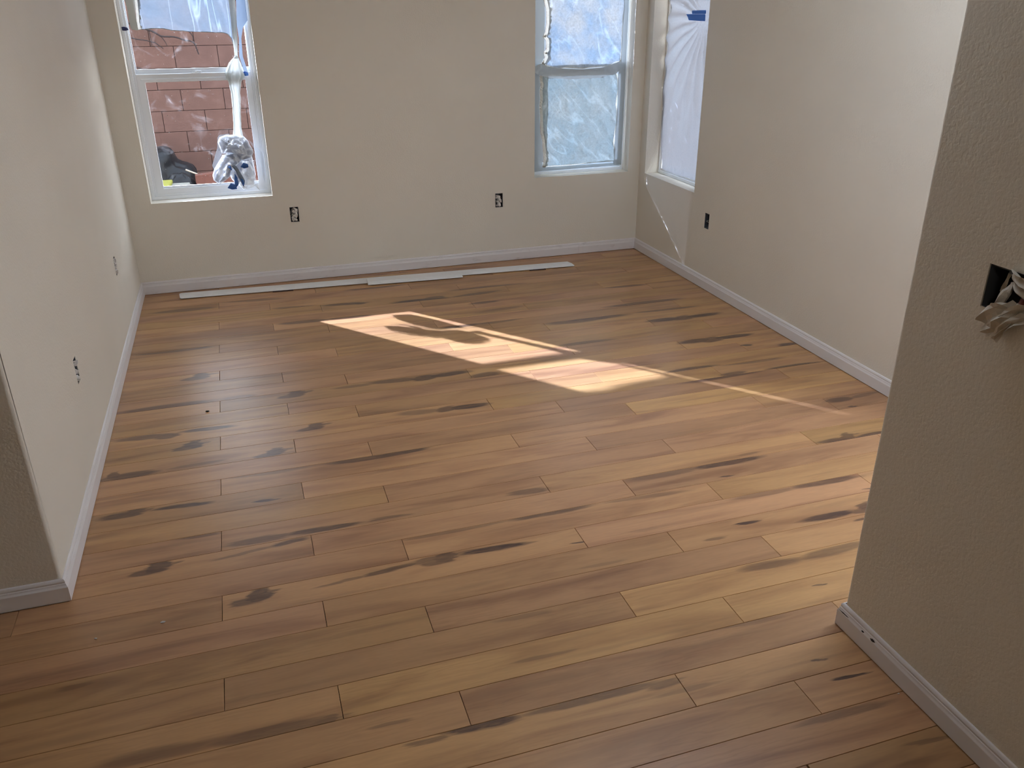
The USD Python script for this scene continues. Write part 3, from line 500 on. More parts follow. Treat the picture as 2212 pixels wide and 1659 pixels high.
# ------------------------------------------------------------------ plastic masking film on the windows
def on_y(y): return lambda s: np.stack([s[:, 0], y - s[:, 2], s[:, 1]], -1)       # sheet (x, z, towards the room) on a plane along the back wall
def on_x(x): return lambda s: np.stack([x - s[:, 2], s[:, 0], s[:, 1]], -1)       # sheet (y, z, towards the room) on a plane along the right wall
def film_part(name, outline, step, height, place, material, parent, seed=0, **kw):
    v, f = sheet(outline, step, height, np.random.default_rng(seed)); return obj(name, (place(v), f), material, parent, smooth=True, **kw)
def ribbon(line, width, place, material, parent, name='film_hem', seed=0, off=0.004, **kw):
    """a crinkled folded edge following the line, width metres to its right"""
    rng = np.random.default_rng(seed); L = np.asarray(line, float)
    s = np.r_[0, np.cumsum(np.linalg.norm(np.diff(L, axis=0), axis=1))]; t = np.linspace(0, s[-1], max(12, int(s[-1] / 0.008)))
    p = np.c_[np.interp(t, s, L[:, 0]), np.interp(t, s, L[:, 1])]; d = np.gradient(p, axis=0); d /= np.linalg.norm(d, axis=1, keepdims=True) + 1e-9
    n = np.c_[d[:, 1], -d[:, 0]]; k = 4; v, f = [], []
    for i in range(len(p)):
        w = width * (0.75 + 0.5 * rng.random())
        for j in range(k): q = p[i] + n[i] * w * j / (k - 1); v.append((*q, off + rng.uniform(-0.0008, 0.0010)))
    for i in range(len(p) - 1):
        for j in range(k - 1): a = i * k + j; f += [[a, a + 1, a + k + 1], [a, a + k + 1, a + k]]
    return obj(name, (place(np.array(v)), np.array(f)), material, parent, **kw)
def puff(outline, depth, place, material, parent, name, seed, step=0.006, rough=0.75, base=0.0, freq=30.0, **kw):
    """crumpled hollow lump of film with the given outline: an inflated front and a flatter back"""
    rng = np.random.default_rng(seed); poly = Polygon(outline).buffer(0)
    if poly.geom_type != 'Polygon': poly = max(poly.geoms, key=lambda g: g.area)
    ring = poly.exterior
    def hf(u, w):
        dd = np.array([ring.distance(Point(a, b)) for a, b in zip(u, w)]); m = max(dd.max(), 1e-6)
        e = np.sqrt(np.clip(dd / m, 0, 1))
        return base + depth * e * (1 - rough + rough * 1.6 * ridged(np.c_[u, w, 0 * u + seed * 3.1] * freq, seed, 3))
    v, f = sheet(outline, step, hf, rng); vb = v.copy(); vb[:, 2] = base - (v[:, 2] - base) * 0.22
    V = np.vstack([place(v), place(vb)]); F = np.vstack([f, f[:, ::-1] + len(v)])
    return obj(name, (V, F), material, parent, smooth=40, **kw)
def wrinkle(amp, fx, fz, seed):
    return lambda u, w: 0.001 + amp * ridged(np.c_[u * fx, w * fz, 0 * u + seed], seed, 4) + amp * 0.4 * meshkit.noise(np.c_[u * 90, w * 90, 0 * u], seed)

def hemmed(outline, *hems):
    from shapely.geometry import LineString
    g = Polygon(outline).buffer(0)
    for line, w in hems: g = g.difference(LineString(line).buffer(w))
    if g.geom_type != 'Polygon': g = max(g.geoms, key=lambda q: q.area)
    return list(g.exterior.coords)[:-1]
def shrink(ol, d):
    g = Polygon(ol).buffer(0).buffer(-d); g = g if g.geom_type == 'Polygon' else max(g.geoms, key=lambda q: q.area)
    return list(g.exterior.coords)[:-1]
# left back window: the film hangs from the head, is gathered on the right and knotted into a crumpled bundle
f1 = thing('masking_film', 'torn plastic film gathered into a hanging rope and crumpled bundle on the left back window', 'masking film')
P1 = on_y(YB + 0.094)
top1 = [(-0.457, 1.593), (-0.414, 1.596), (-0.363, 1.600), (-0.320, 1.598), (-0.272, 1.587), (-0.149, 1.579), (0.020, 1.570), (0.045, 1.563), (0.062, 1.542), (0.068, 1.510), (0.071, 1.465), (0.076, 1.430)]
edge1 = [(-0.448, 2.06), (-0.449, 1.755), (-0.452, 1.714), (-0.455, 1.673), (-0.460, 1.64), (-0.457, 1.593)]
def radial(u, w):
    a = np.arctan2(u - 0.09, w - 1.42); r = np.hypot(u - 0.09, w - 1.42)
    return 0.002 + 0.006 * np.abs(np.sin(a * 9.0 + 2.0 * meshkit.noise(np.c_[u * 6, w * 6, 0 * u], 3))) ** 6 * np.clip(r * 3, 0, 1) + 0.003 * ridged(np.c_[u * 7, w * 3, 0 * u], 4, 3)
film_part('film_sheet', hemmed(top1 + [(0.098, 1.60), (0.105, 1.755), (0.115, 2.06)] + edge1[:-1], (edge1, 0.015)), 0.010, radial, P1, FILM_FLAT, f1, 3)
film_part('film_border', [(-0.520, 2.06), (-0.498, 1.70), (-0.500, 1.652), (-0.497, 1.598), (-0.457, 1.590), (-0.459, 1.66), (-0.448, 1.76), (-0.447, 2.06)], 0.012, wrinkle(0.003, 8, 6, 2), P1, FILM_EDGE, f1, 4, label='thin yellowish film edge over the window frame')
ribbon(edge1, -0.022, P1, FILM_HEM, f1, seed=2, label='cream folded edge of the film')
ribbon(top1[:-1], -0.004, P1, FILM_HEM, f1, seed=3, name='torn_edge')
def rope_mesh(rows, y, folds=7, seed=0, flat=0.35):
    """pleated gathered film: rows of (z, left x, right x)"""
    rng = np.random.default_rng(seed); R = np.array(rows); z = np.linspace(R[0, 0], R[-1, 0], 60); o = np.argsort(R[:, 0])
    l, r = np.interp(z, R[o, 0], R[o, 1]), np.interp(z, R[o, 0], R[o, 2]); k = 48; th = np.arange(k) * 2 * np.pi / k; v, f = [], []
    for i in range(len(z)):
        c, h = (l[i] + r[i]) / 2, (r[i] - l[i]) / 2
        m = 1 + 0.22 * np.sin(th * folds + 1.2 * math.sin(i * 0.25)) + 0.06 * np.sin(th * 17 + i * 0.3)
        v += [(c + h * 0.95 * m[j] * math.cos(th[j]), y - h * flat * m[j] * math.sin(th[j]), z[i]) for j in range(k)]
    for i in range(len(z) - 1):
        for j in range(k): a, b = i * k + j, i * k + (j + 1) % k; f += [[a, b, b + k], [a, b + k, a + k]]
    return np.array(v), np.array(f)
obj('film_rope', rope_mesh([(2.05, 0.080, 0.118), (1.755, 0.076, 0.112), (1.647, 0.077, 0.107), (1.539, 0.073, 0.098), (1.437, 0.068, 0.086), (1.425, 0.066, 0.088)], YB + 0.070, 5, 1, 0.4), FILM_ROPE, f1, smooth=True)
obj('film_rope', rope_mesh([(1.436, 0.068, 0.086), (1.393, 0.031, 0.095), (1.340, 0.006, 0.103), (1.318, 0.003, 0.106), (1.289, 0.015, 0.088), (1.228, 0.021, 0.071), (1.129, 0.016, 0.061), (1.013, 0.007, 0.050), (0.955, -0.004, 0.052)], YB + 0.096, 8, 2, 0.30), FILM_ROPE, f1, smooth=True)
obj('knot', trimesh.Trimesh(*(lambda s: (s.vertices * [0.012, 0.010, 0.009] * (0.8 + 0.4 * meshkit.noise(s.vertices * 4, 2))[:, None] + [0.077, YB + 0.066, 1.432], s.faces))(trimesh.creation.icosphere(3))), FILM_ROPE, f1)
film_part('tape_strip', [(0.118, 2.05), (0.120, 1.753), (0.106, 1.611), (0.108, 1.538), (0.096, 1.436), (0.112, 1.346), (0.136, 1.338), (0.117, 1.435), (0.122, 1.538), (0.140, 1.60), (0.172, 1.64), (0.172, 2.05)], 0.008, wrinkle(0.002, 20, 6, 9), on_y(YB + 0.092), TAPE_PALE, f1, 6, label='pale back of a strip of masking tape')
def nearer(y0, k):
    return lambda s: np.stack([s[:, 0] * k, y0 - s[:, 2], CAM_Z - (CAM_Z - s[:, 1]) * k], -1)
Q1 = nearer(YB - 0.030, 0.976)
puff([(-0.106, 0.926), (-0.090, 0.957), (-0.050, 0.969), (0.005, 0.968), (0.058, 0.957), (0.085, 0.924), (0.090, 0.900), (0.103, 0.875), (0.107, 0.851), (0.086, 0.812), (0.029, 0.799), (-0.03, 0.85), (-0.089, 0.854)], 0.085, Q1, FILM_BUNDLE, f1, 'film_bundle', 1, freq=17.0)
puff([(-0.087, 0.846), (-0.121, 0.799), (-0.150, 0.761), (-0.167, 0.721), (-0.164, 0.688), (-0.137, 0.662), (-0.099, 0.676), (-0.055, 0.706), (-0.037, 0.754), (0.029, 0.799), (0.01, 0.86)], 0.075, nearer(YB - 0.045, 0.9735), FILM_BUNDLE, f1, 'film_bundle', 2, freq=17.0)
puff([(0.029, 0.805), (0.070, 0.800), (0.088, 0.763), (0.099, 0.688), (0.117, 0.608), (0.089, 0.640), (0.055, 0.628), (0.012, 0.618), (-0.010, 0.66), (0.010, 0.72)], 0.050, nearer(YB + 0.010, 0.987), FILM_BUNDLE, f1, 'film_bundle', 3, freq=17.0)
puff([(-0.06, 0.87), (0.09, 0.88), (0.103, 0.72), (0.09, 0.655), (0.0, 0.640), (-0.05, 0.69), (-0.08, 0.78)], 0.03, nearer(YB + 0.060, 0.997), FILM_BUNDLE, f1, 'film_bundle', 5, freq=17.0)
puff([(-0.102, 0.957), (-0.088, 0.974), (-0.025, 0.979), (-0.06, 0.90), (-0.092, 0.85), (-0.120, 0.80), (-0.150, 0.757), (-0.159, 0.785), (-0.139, 0.832), (-0.112, 0.894)], 0.020, on_y(YB + 0.085), FILM_THIN, f1, 'film_bundle', 4, label='clear loose loop of film behind the bundle')
for ol, dep, pl, sd in (([(-0.106, 0.926), (-0.090, 0.957), (-0.050, 0.969), (0.005, 0.968), (0.058, 0.957), (0.085, 0.924), (0.090, 0.900), (0.103, 0.875), (0.107, 0.851), (0.086, 0.812), (0.029, 0.799), (-0.03, 0.85), (-0.089, 0.854)], 0.060, nearer(YB - 0.026, 0.977), 61),
        ([(-0.087, 0.846), (-0.121, 0.799), (-0.150, 0.761), (-0.167, 0.721), (-0.164, 0.688), (-0.137, 0.662), (-0.099, 0.676), (-0.055, 0.706), (-0.037, 0.754), (0.029, 0.799), (0.01, 0.86)], 0.050, nearer(YB - 0.041, 0.9743), 62),
        ([(-0.06, 0.87), (0.09, 0.88), (0.103, 0.72), (0.09, 0.655), (0.0, 0.640), (-0.05, 0.69), (-0.08, 0.78)], 0.02, nearer(YB + 0.064, 0.998), 63)):
    puff(shrink(ol, 0.007), dep, pl, FILM_CORE, f1, 'film_core', sd, freq=17.0, label='milky folded film inside the bundle')
film_part('film_flap', [(0.083, 0.940), (0.102, 0.921), (0.159, 0.854), (0.163, 0.80), (0.157, 0.700), (0.151, 0.661), (0.146, 0.70), (0.140, 0.80), (0.120, 0.86)], 0.008, wrinkle(0.004, 20, 12, 7), on_y(YB + 0.075), FILM_THIN, f1, 8)
for i, (ol, mt) in enumerate((([(0.013, 0.769), (0.034, 0.795), (0.062, 0.784), (0.063, 0.764), (0.036, 0.758)], TAPE), ([(-0.046, 0.788), (-0.014, 0.780), (0.000, 0.755), (0.018, 0.71), (0.030, 0.68), (0.016, 0.640), (0.000, 0.68), (-0.020, 0.745)], TAPE_PALE),
        ([(-0.028, 0.730), (-0.015, 0.705), (-0.012, 0.660), (-0.036, 0.634), (-0.036, 0.690)], TAPE), ([(-0.085, 0.642), (-0.060, 0.672), (-0.030, 0.660), (-0.026, 0.632), (-0.058, 0.630)], TAPE), ([(-0.068, 0.776), (-0.045, 0.784), (-0.040, 0.750), (-0.052, 0.760)], TAPE), ([(0.004, 0.700), (0.020, 0.690), (0.026, 0.668), (0.014, 0.646)], TAPE))):
    puff(ol, 0.010, nearer(YB - 0.100 - 0.003 * i, 0.970), mt, f1, 'tape_piece', 20 + i, step=0.005, label='crumpled blue tape in the bundle' if mt is TAPE else 'pale back of twisted tape')
puff([(0.108, 1.345), (0.118, 1.348), (0.136, 1.340), (0.137, 1.323), (0.114, 1.320)], 0.004, on_y(YB + 0.088), TAPE, f1, 'tape_piece', 31, step=0.004, label='small blue tape end on the meeting rail')
sc = thing('tape_scrap', 'dark navy tape scrap on the left jamb of the left back window', 'tape')
puff([(-0.548, 1.611), (-0.532, 1.612), (-0.516, 1.607), (-0.512, 1.594), (-0.530, 1.590), (-0.547, 1.592)], 0.008, on_y(YB + 0.098), NAVY, sc, 'strip', 40, step=0.004)

# right back window: one crinkled sheet per sash, a sagging band over the meeting rail, thin film over the frame
f2 = thing('masking_film', 'crinkled milky plastic film taped over the right back window', 'masking film')
P2 = on_y(YB + 0.093)
up2 = [(2.096, 2.03), (2.096, 1.743), (2.115, 1.683), (2.118, 1.599), (2.107, 1.542), (2.088, 1.515), (2.117, 1.491), (2.118, 1.437), (2.095, 1.414), (2.109, 1.386), (2.084, 1.343), (2.146, 1.321), (2.210, 1.308), (2.256, 1.314), (2.394, 1.303), (2.440, 1.310), (2.581, 1.314), (2.627, 1.337), (2.684, 1.344), (2.684, 1.425), (2.685, 1.585), (2.693, 1.694), (2.688, 1.75), (2.690, 2.03)]
lo2 = [(2.070, 1.267), (2.073, 1.231), (2.082, 1.207), (2.071, 1.166), (2.077, 1.117), (2.070, 1.068), (2.077, 0.993), (2.082, 0.884), (2.097, 0.824), (2.108, 0.703), (2.097, 0.640), (2.175, 0.642), (2.318, 0.642), (2.415, 0.646), (2.512, 0.650), (2.664, 0.650), (2.668, 0.734), (2.654, 0.796), (2.672, 0.925), (2.672, 1.011), (2.660, 1.054), (2.672, 1.163), (2.666, 1.230), (2.651, 1.271), (2.612, 1.256), (2.490, 1.239), (2.303, 1.236), (2.147, 1.249)]
def drape(k, seed):
    def h(u, w):
        d = (u - 2.08) * 0.75 + (w - 0.66) * 0.66
        return 0.002 + 0.010 * ridged(np.c_[u * 5 + w * k, w * 4 - u * k, 0 * u + seed], seed, 4) + 0.005 * np.abs(np.sin(d * 30 + 3 * meshkit.noise(np.c_[u * 7, w * 7, 0 * u], seed))) ** 8 + 0.003 * meshkit.fbm(np.c_[u * 60, w * 60, 0 * u], 3, seed)
    return h
film_part('film_sheet', hemmed(up2, (up2[0:11], 0.019), (up2[10:19], 0.006), (up2[18:24], 0.010)), 0.009, drape(2.0, 5), P2, FILM_CRINKLE, f2, 11)
film_part('film_sheet', hemmed(lo2, (lo2[0:11], 0.018), (lo2[10:16], 0.007), (lo2[15:24], 0.010)), 0.009, drape(3.0, 8), P2, FILM_LOWER, f2, 12)
film_part('film_band', [(2.035, 1.329), (2.076, 1.345), (2.139, 1.323), (2.248, 1.308), (2.386, 1.300), (2.535, 1.308), (2.670, 1.345), (2.690, 1.342), (2.676, 1.29), (2.641, 1.262), (2.528, 1.240), (2.342, 1.235), (2.140, 1.248), (2.036, 1.280)], 0.010, wrinkle(0.006, 6, 14, 3), on_y(YB + 0.086), FILM_BAND, f2, 13, label='grey band of film sagging over the meeting rail')
film_part('film_border', [(2.012, 0.612), (2.012, 2.06), (2.094, 2.06), (2.094, 1.743), (2.113, 1.683), (2.116, 1.599), (2.105, 1.542), (2.090, 1.515), (2.115, 1.491), (2.116, 1.437), (2.095, 1.414), (2.107, 1.386), (2.080, 1.343), (2.070, 1.267), (2.071, 1.231), (2.080, 1.207), (2.069, 1.166), (2.075, 1.117), (2.068, 1.068), (2.075, 0.993), (2.080, 0.884), (2.095, 0.824), (2.106, 0.703), (2.095, 0.640), (2.318, 0.640), (2.415, 0.648), (2.512, 0.664), (2.700, 0.666), (2.715, 0.622)], 0.012, wrinkle(0.004, 10, 4, 6), P2, FILM_TEAL, f2, 14, label='thin bluish film over the window frame')
film_part('film_border', [(2.655, 0.63), (2.662, 0.90), (2.668, 1.05), (2.662, 1.25), (2.680, 1.345), (2.680, 1.60), (2.684, 2.05), (2.722, 2.05), (2.722, 0.62)], 0.012, wrinkle(0.004, 10, 4, 7), on_y(YB + 0.091), FILM_BAND, f2, 18)  # strip placed to keep sun from leaking past the right film edge
ribbon(up2[0:11], -0.028, P2, FILM_HEM, f2, seed=5, label='cream folded edge of the film'); ribbon(lo2[0:11], -0.027, P2, FILM_HEM, f2, seed=6); ribbon(lo2[10:16], -0.012, P2, FILM_HEM, f2, seed=7); ribbon(lo2[15:24], -0.016, P2, FILM_HEM, f2, seed=8); ribbon(up2[10:19], -0.010, P2, FILM_HEM, f2, seed=9); ribbon(up2[18:24], -0.016, P2, FILM_HEM, f2, seed=10)
# right wall window: smooth stretched film with creases fanning out from a piece of blue tape
f3 = thing('masking_film', 'smooth lavender-white film with creases fanning from blue tape on the right wall window', 'masking film')
def fan(u, w):
    a = np.arctan2(u - 5.13, 1.64 - w); r = np.hypot(u - 5.13, w - 1.64)
    return 0.002 + 0.020 * np.clip(r * 4, 0, 1) * np.exp(-np.clip(r - 0.50, 0, 9) * 5) * np.abs(np.sin(a * 13 + 1.5 * meshkit.noise(np.c_[u * 5, w * 3, 0 * u], 2))) ** 3 + 0.003 * meshkit.fbm(np.c_[u * 9, w * 5, 0 * u], 3, 4) + 0.012 * np.exp(-((w - 0.63) / 0.02) ** 2) * ridged(np.c_[u * 20, w * 6, 0 * u], 6, 2)
film_part('film_sheet', [(5.575, 2.05), (5.578, 1.738), (5.594, 1.617), (5.605, 1.398), (5.621, 1.146), (5.618, 0.937), (5.603, 0.769), (5.558, 0.627), (5.447, 0.619), (5.301, 0.619), (5.162, 0.629), (4.915, 0.62), (4.915, 2.05)], 0.009, fan, on_x(XR + 0.108), FILM_SMOOTH, f3, 15)
film_part('tape_piece', [(5.278, 1.676), (5.100, 1.680), (5.098, 1.658), (5.278, 1.656)], 0.012, wrinkle(0.001, 9, 9, 1), on_x(XR + 0.093), TAPE, f3, 16, label='strip of blue painter\'s tape')
film_part('tape_piece', [(5.351, 1.654), (5.100, 1.657), (5.098, 1.616), (5.312, 1.618), (5.323, 1.636)], 0.012, wrinkle(0.001, 9, 9, 2), on_x(XR + 0.091), TAPE, f3, 17, label='strip of blue painter\'s tape')

# ------------------------------------------------------------------ loose trim on the floor
def board_prism(length, seedless=None):
    prof = [(0.0, 0.0), (0.083, 0.0), (0.083, 0.002), (0.0815, 0.0045), (0.0775, 0.0070), (0.0735, 0.0078), (0.0715, 0.0072), (0.0685, 0.0072), (0.0665, 0.0090), (0.063, 0.0095), (0.0585, 0.0105), (0.0555, 0.0125), (0.053, 0.013), (0.0, 0.013)]
    m = extrude_profile([(b, c) for b, c in prof], (-length / 2, 0, 0), (length / 2, 0, 0), outward=(0, 1, 0)); m.vertices[:, 1] = 0.0415 - m.vertices[:, 1]; m.invert(); return m
WHITE_TRIM = plain('primed_trim', (0.83, 0.82, 0.79), 0.45)
tb = thing('trim_board', 'long white baseboard length lying on the wood floor along the back wall', 'trim board', (0.865, 5.521, 0.0052), (0, 0, math.degrees(math.atan2(-0.138, 2.690))))
lb = board_prism(2.684)
ends = M.batch_hull([M.cylinder(0.2, 0.0415, 0.0415, 40).translate([-1.342 + 0.0415, 0, -0.1]), mbox(1.0, 1.40, -0.0415, 0.0415, -0.1, 0.1)])
lbm = m3.Manifold(m3.Mesh(np.asarray(lb.vertices, np.float32), np.asarray(lb.faces, np.uint32)))
lbc = M.batch_hull([M.cylinder(0.2, 0.018, 0.018, 40).translate([-1.342 + 0.018, 0.0235, -0.1]), M.cylinder(0.2, 0.016, 0.016, 40).translate([-1.342 + 0.022, -0.0255, -0.1]), mbox(1.0, 1.315, -0.0415, 0.0415, -0.1, 0.1), M.cube([0.001, 0.002, 0.2]).translate([1.341, -0.0415, -0.1])])
try:
    cut = lbm ^ lbc
    lb = to_tm(cut) if cut.num_tri() > 10 else lb
except Exception: pass
obj('board', lb, WHITE_TRIM, tb, smooth=25)
to = thing('trim_offcut', 'short white baseboard offcut resting across the long trim board', 'trim board', (1.052, 5.462, 0.0105), (5.5, 0, math.degrees(math.atan2(-0.036, 0.63))))
obj('board', board_prism(0.648), WHITE_TRIM, to, smooth=25)
SHIM = plain('dark_shim', (0.06, 0.03, 0.025), 0.7)
for x0, x1, yc, rz, lab in ((0.108, 0.240, 5.516, -3.0, 'thin dark wood shim under the left half of the long trim board'), (1.868, 1.985, 5.424, -3.0, 'thin dark wood shim under the right end of the long trim board')):
    s = thing('wood_shim', lab, 'shim', ((x0 + x1) / 2, yc, 0), (0, 0, rz)); L = (x1 - x0) / 2
    obj('wedge', M.batch_hull([mbox(-L, -L + 0.001, -0.012, 0.02, 0.0, 0.0050), mbox(L - 0.001, L, -0.012, 0.02, 0.0, 0.0042)]), SHIM, s)

# ------------------------------------------------------------------ outlet boxes with wires and crumpled paper
def crumpled_strip(path, width, seed, pleats=5, amp=0.006, n=26, m=13, taper=None):
    rng = np.random.default_rng(seed); p = smooth_path(path, n); t = np.gradient(p, axis=0); t /= np.linalg.norm(t, axis=1, keepdims=True)
    ref = np.array([0.3, 0.9, 0.2]); b = np.cross(t, ref); b /= np.linalg.norm(b, axis=1, keepdims=True); nn = np.cross(t, b); v, f = [], []
    ph = rng.uniform(0, 6, m)
    for i in range(n):
        w = width * (taper(i / (n - 1)) if taper else 1.0)
        for j in range(m):
            s = j / (m - 1) * 2 - 1
            z = amp * (math.sin(j * np.pi * pleats / (m - 1) * 2 + 0.5 * math.sin(i * 0.6)) + 0.5 * math.sin(ph[j] + i * 0.9))
            v.append(p[i] + b[i] * w / 2 * s + nn[i] * z + rng.normal(0, amp * 0.15, 3))
    for i in range(n - 1):
        for j in range(m - 1):
            a = i * m + j; f += [[a, a + 1, a + m + 1], [a, a + m + 1, a + m]] if (i + j) % 2 else [[a, a + 1, a + m], [a + 1, a + m + 1, a + m]]
    return np.array(v), np.array(f)
def outlet(place, label, seed, w=0.055, h=0.099, wires=True, stuff=True, paper_label=None, rust=False):
    """place(points (u, v, z)): u along the wall, v into the wall, z up, from the middle of the hole"""
    t = thing('outlet_box', label, 'outlet box', group=None); rng = np.random.default_rng(seed)
    def put(name, m, material, parent=t, smooth=False, **kw):
        mm = m if isinstance(m, trimesh.Trimesh) else (trimesh.Trimesh(*m, process=False) if isinstance(m, tuple) else to_tm(m))
        return obj(name, trimesh.Trimesh(place(np.array(mm.vertices)), mm.faces, process=False), material, parent, smooth=smooth, **kw)
    shell = cbox(-w / 2, w / 2, 0.0015, 0.074, -h / 2, h / 2, 0.002) - mbox(-w / 2 + 0.0025, w / 2 - 0.0025, -0.1, 0.071, -h / 2 + 0.0025, h / 2 - 0.0025)
    put('box', shell, BOX_BLUE)
    for s in (-1, 1):
        put('screw_tab', cbox(-0.007, 0.007, 0.008, 0.012, s * (h / 2 - 0.006) - 0.005, s * (h / 2 - 0.006) + 0.005, 0.001) , BOX_BLUE)
    if wires:
        for k, (mt, x) in enumerate(((WIRE_WHITE, -0.010), (WIRE_BLACK, 0.004), (COPPER, 0.013))):
            q = [(x, 0.068, -0.035 + 0.01 * k), (x + rng.uniform(-.008, .008), 0.045, rng.uniform(-.02, .02)), (x + rng.uniform(-.012, .012), 0.022, rng.uniform(-.03, .03)), (x + rng.uniform(-.010, .010), 0.014, rng.uniform(-.03, .03)), (x * 0.5, 0.030, rng.uniform(-.03, .03))]
            put('wire', tube(smooth_path(q, 22), 0.0019 if k < 2 else 0.0010, 7), mt, smooth=True)
    if paper_label:
        c = t
        for k in range(3):
            q = [(rng.uniform(-.006, .006), 0.058, rng.uniform(-.02, .02)), (rng.uniform(-.010, .010), 0.026, 0.020 - 0.020 * k), (rng.uniform(-.010, .010), 0.0, 0.032 - 0.028 * k), (rng.uniform(-.010, .010), 0.004, 0.012 - 0.028 * k)]
            put('paper_stuffing', crumpled_strip(q, 0.034, seed * 7 + k, amp=0.0035, n=11, m=7), PAPER_WHITE, c, label='white paper stuffed in the box')
    return t, put
def at_back(x, z): return lambda p: np.stack([x + p[:, 0], YB + p[:, 1], z + p[:, 2]], -1)
def at_right(y, z): return lambda p: np.stack([XR + p[:, 1], y - p[:, 0], z + p[:, 2]], -1)
def at_left(y, z): return lambda p: np.stack([XL - p[:, 1], y + p[:, 0], z + p[:, 2]], -1)
def at_pier(y, z): return lambda p: np.stack([XP + p[:, 1], y - p[:, 0], z + p[:, 2]], -1)
outlet(at_back(0.315, 0.452), 'open outlet box in the back wall below the left window', 3, paper_label='white paper stuffed in the outlet box below the left window')
outlet(at_back(1.740, 0.445), 'open outlet box in the back wall just left of the right window', 8, paper_label='white paper stuffed in the outlet box left of the right back window')
outlet(at_right(4.712, 0.440), 'open dark outlet box in the right wall beside the narrow window', 5)
outlet(at_left(4.838, 0.446), 'open outlet box in the left wall nearer the back corner', 6, paper_label='white paper stuffed in the far outlet box of the left wall')
outlet(at_left(3.368, 0.440), 'open outlet box in the left wall nearer the camera', 9, paper_label='white paper stuffed in the near outlet box of the left wall')
ob, putp = outlet(at_pier(1.345, 1.150), 'wide open outlet box with rust-coloured cable in the near right wall', 12, w=0.104, h=0.099, wires=False)
putp('wire', tube(smooth_path([(0.02, 0.06, 0.00), (0.035, 0.03, 0.008), (0.050, 0.002, -0.004), (0.058, -0.018, -0.020), (0.050, -0.028, -0.036), (0.020, -0.024, -0.044), (0.000, -0.012, -0.046)], 40), 0.0065, 12), WIRE_RED, smooth=True, label='rust-coloured cable bending out of the box')
putp('wire', tube(smooth_path([(0.03, 0.06, 0.02), (0.05, 0.02, 0.012), (0.075, -0.015, 0.004), (0.100, -0.02, 0.012)], 24), 0.006, 10), WIRE_WHITE, smooth=True, label='grey-white cable')
pc = thing('crumpled_paper', 'large crumpled grey masking paper hanging out of the near wall outlet box', 'crumpled paper')
tp = lambda a: (lambda s: a[0] + (a[1] - a[0]) * s)
putp('sheet', crumpled_strip([(0.058, -0.020, -0.006), (0.050, -0.034, -0.028), (0.026, -0.036, -0.048), (0.004, -0.030, -0.066), (-0.020, -0.018, -0.086)], 0.056, 31, pleats=2, amp=0.007, n=10, m=8, taper=lambda s: 0.6 + 0.6 * math.sin(s * 2.6)), PAPER, pc)
putp('sheet', crumpled_strip([(0.095, -0.030, -0.016), (0.070, -0.040, -0.030), (0.040, -0.034, -0.058), (0.012, -0.020, -0.096)], 0.040, 32, pleats=2, amp=0.006, n=9, m=7), PAPER, pc)
putp('sheet', crumpled_strip([(0.006, 0.020, 0.030), (0.018, -0.006, 0.036), (0.040, -0.020, 0.034), (0.075, -0.026, 0.028), (0.105, -0.030, 0.020)], 0.042, 33, pleats=2, amp=0.005, n=9, m=7), PAPER, pc)
putp('sheet', crumpled_strip([(0.010, 0.004, 0.022), (0.014, -0.010, 0.000), (0.006, -0.012, -0.022), (-0.006, -0.006, -0.044)], 0.030, 34, pleats=2, amp=0.004, n=8, m=6), PAPER, pc)
putp('sheet', crumpled_strip([(-0.012, 0.020, 0.036), (-0.016, 0.016, 0.010), (-0.026, 0.020, -0.010)], 0.012, 35, pleats=1, amp=0.002, n=10, m=5), PAPER, pc)

# ------------------------------------------------------------------ crumbs on the floor
for x, y, r, mt, lab in ((-0.406, 2.279, 0.0042, PAPER_WHITE, 'larger white crumb on the wood floor near the left wall end'), (-0.595, 2.265, 0.0026, PAPER_WHITE, 'tiny white crumb on the wood floor left of the larger one'), (-0.288, 3.776, 0.0050, DARK, 'dark splinter on the wood floor in front of the left wall'), (1.535, 1.335, 0.0020, PAPER_WHITE, 'tiny white crumb against the near right baseboard')):
    s = trimesh.creation.icosphere(2); v = s.vertices * (0.75 + 0.5 * meshkit.noise(s.vertices * 2.3 + x * 9, 5))[:, None] * np.array([r * 1.7, r * 0.8, r * 0.7]); v[:, 2] -= v[:, 2].min()
    obj('debris_crumb', trimesh.Trimesh(v + [x, y, 0], s.faces, process=False), mt, label=lab, cat='debris')

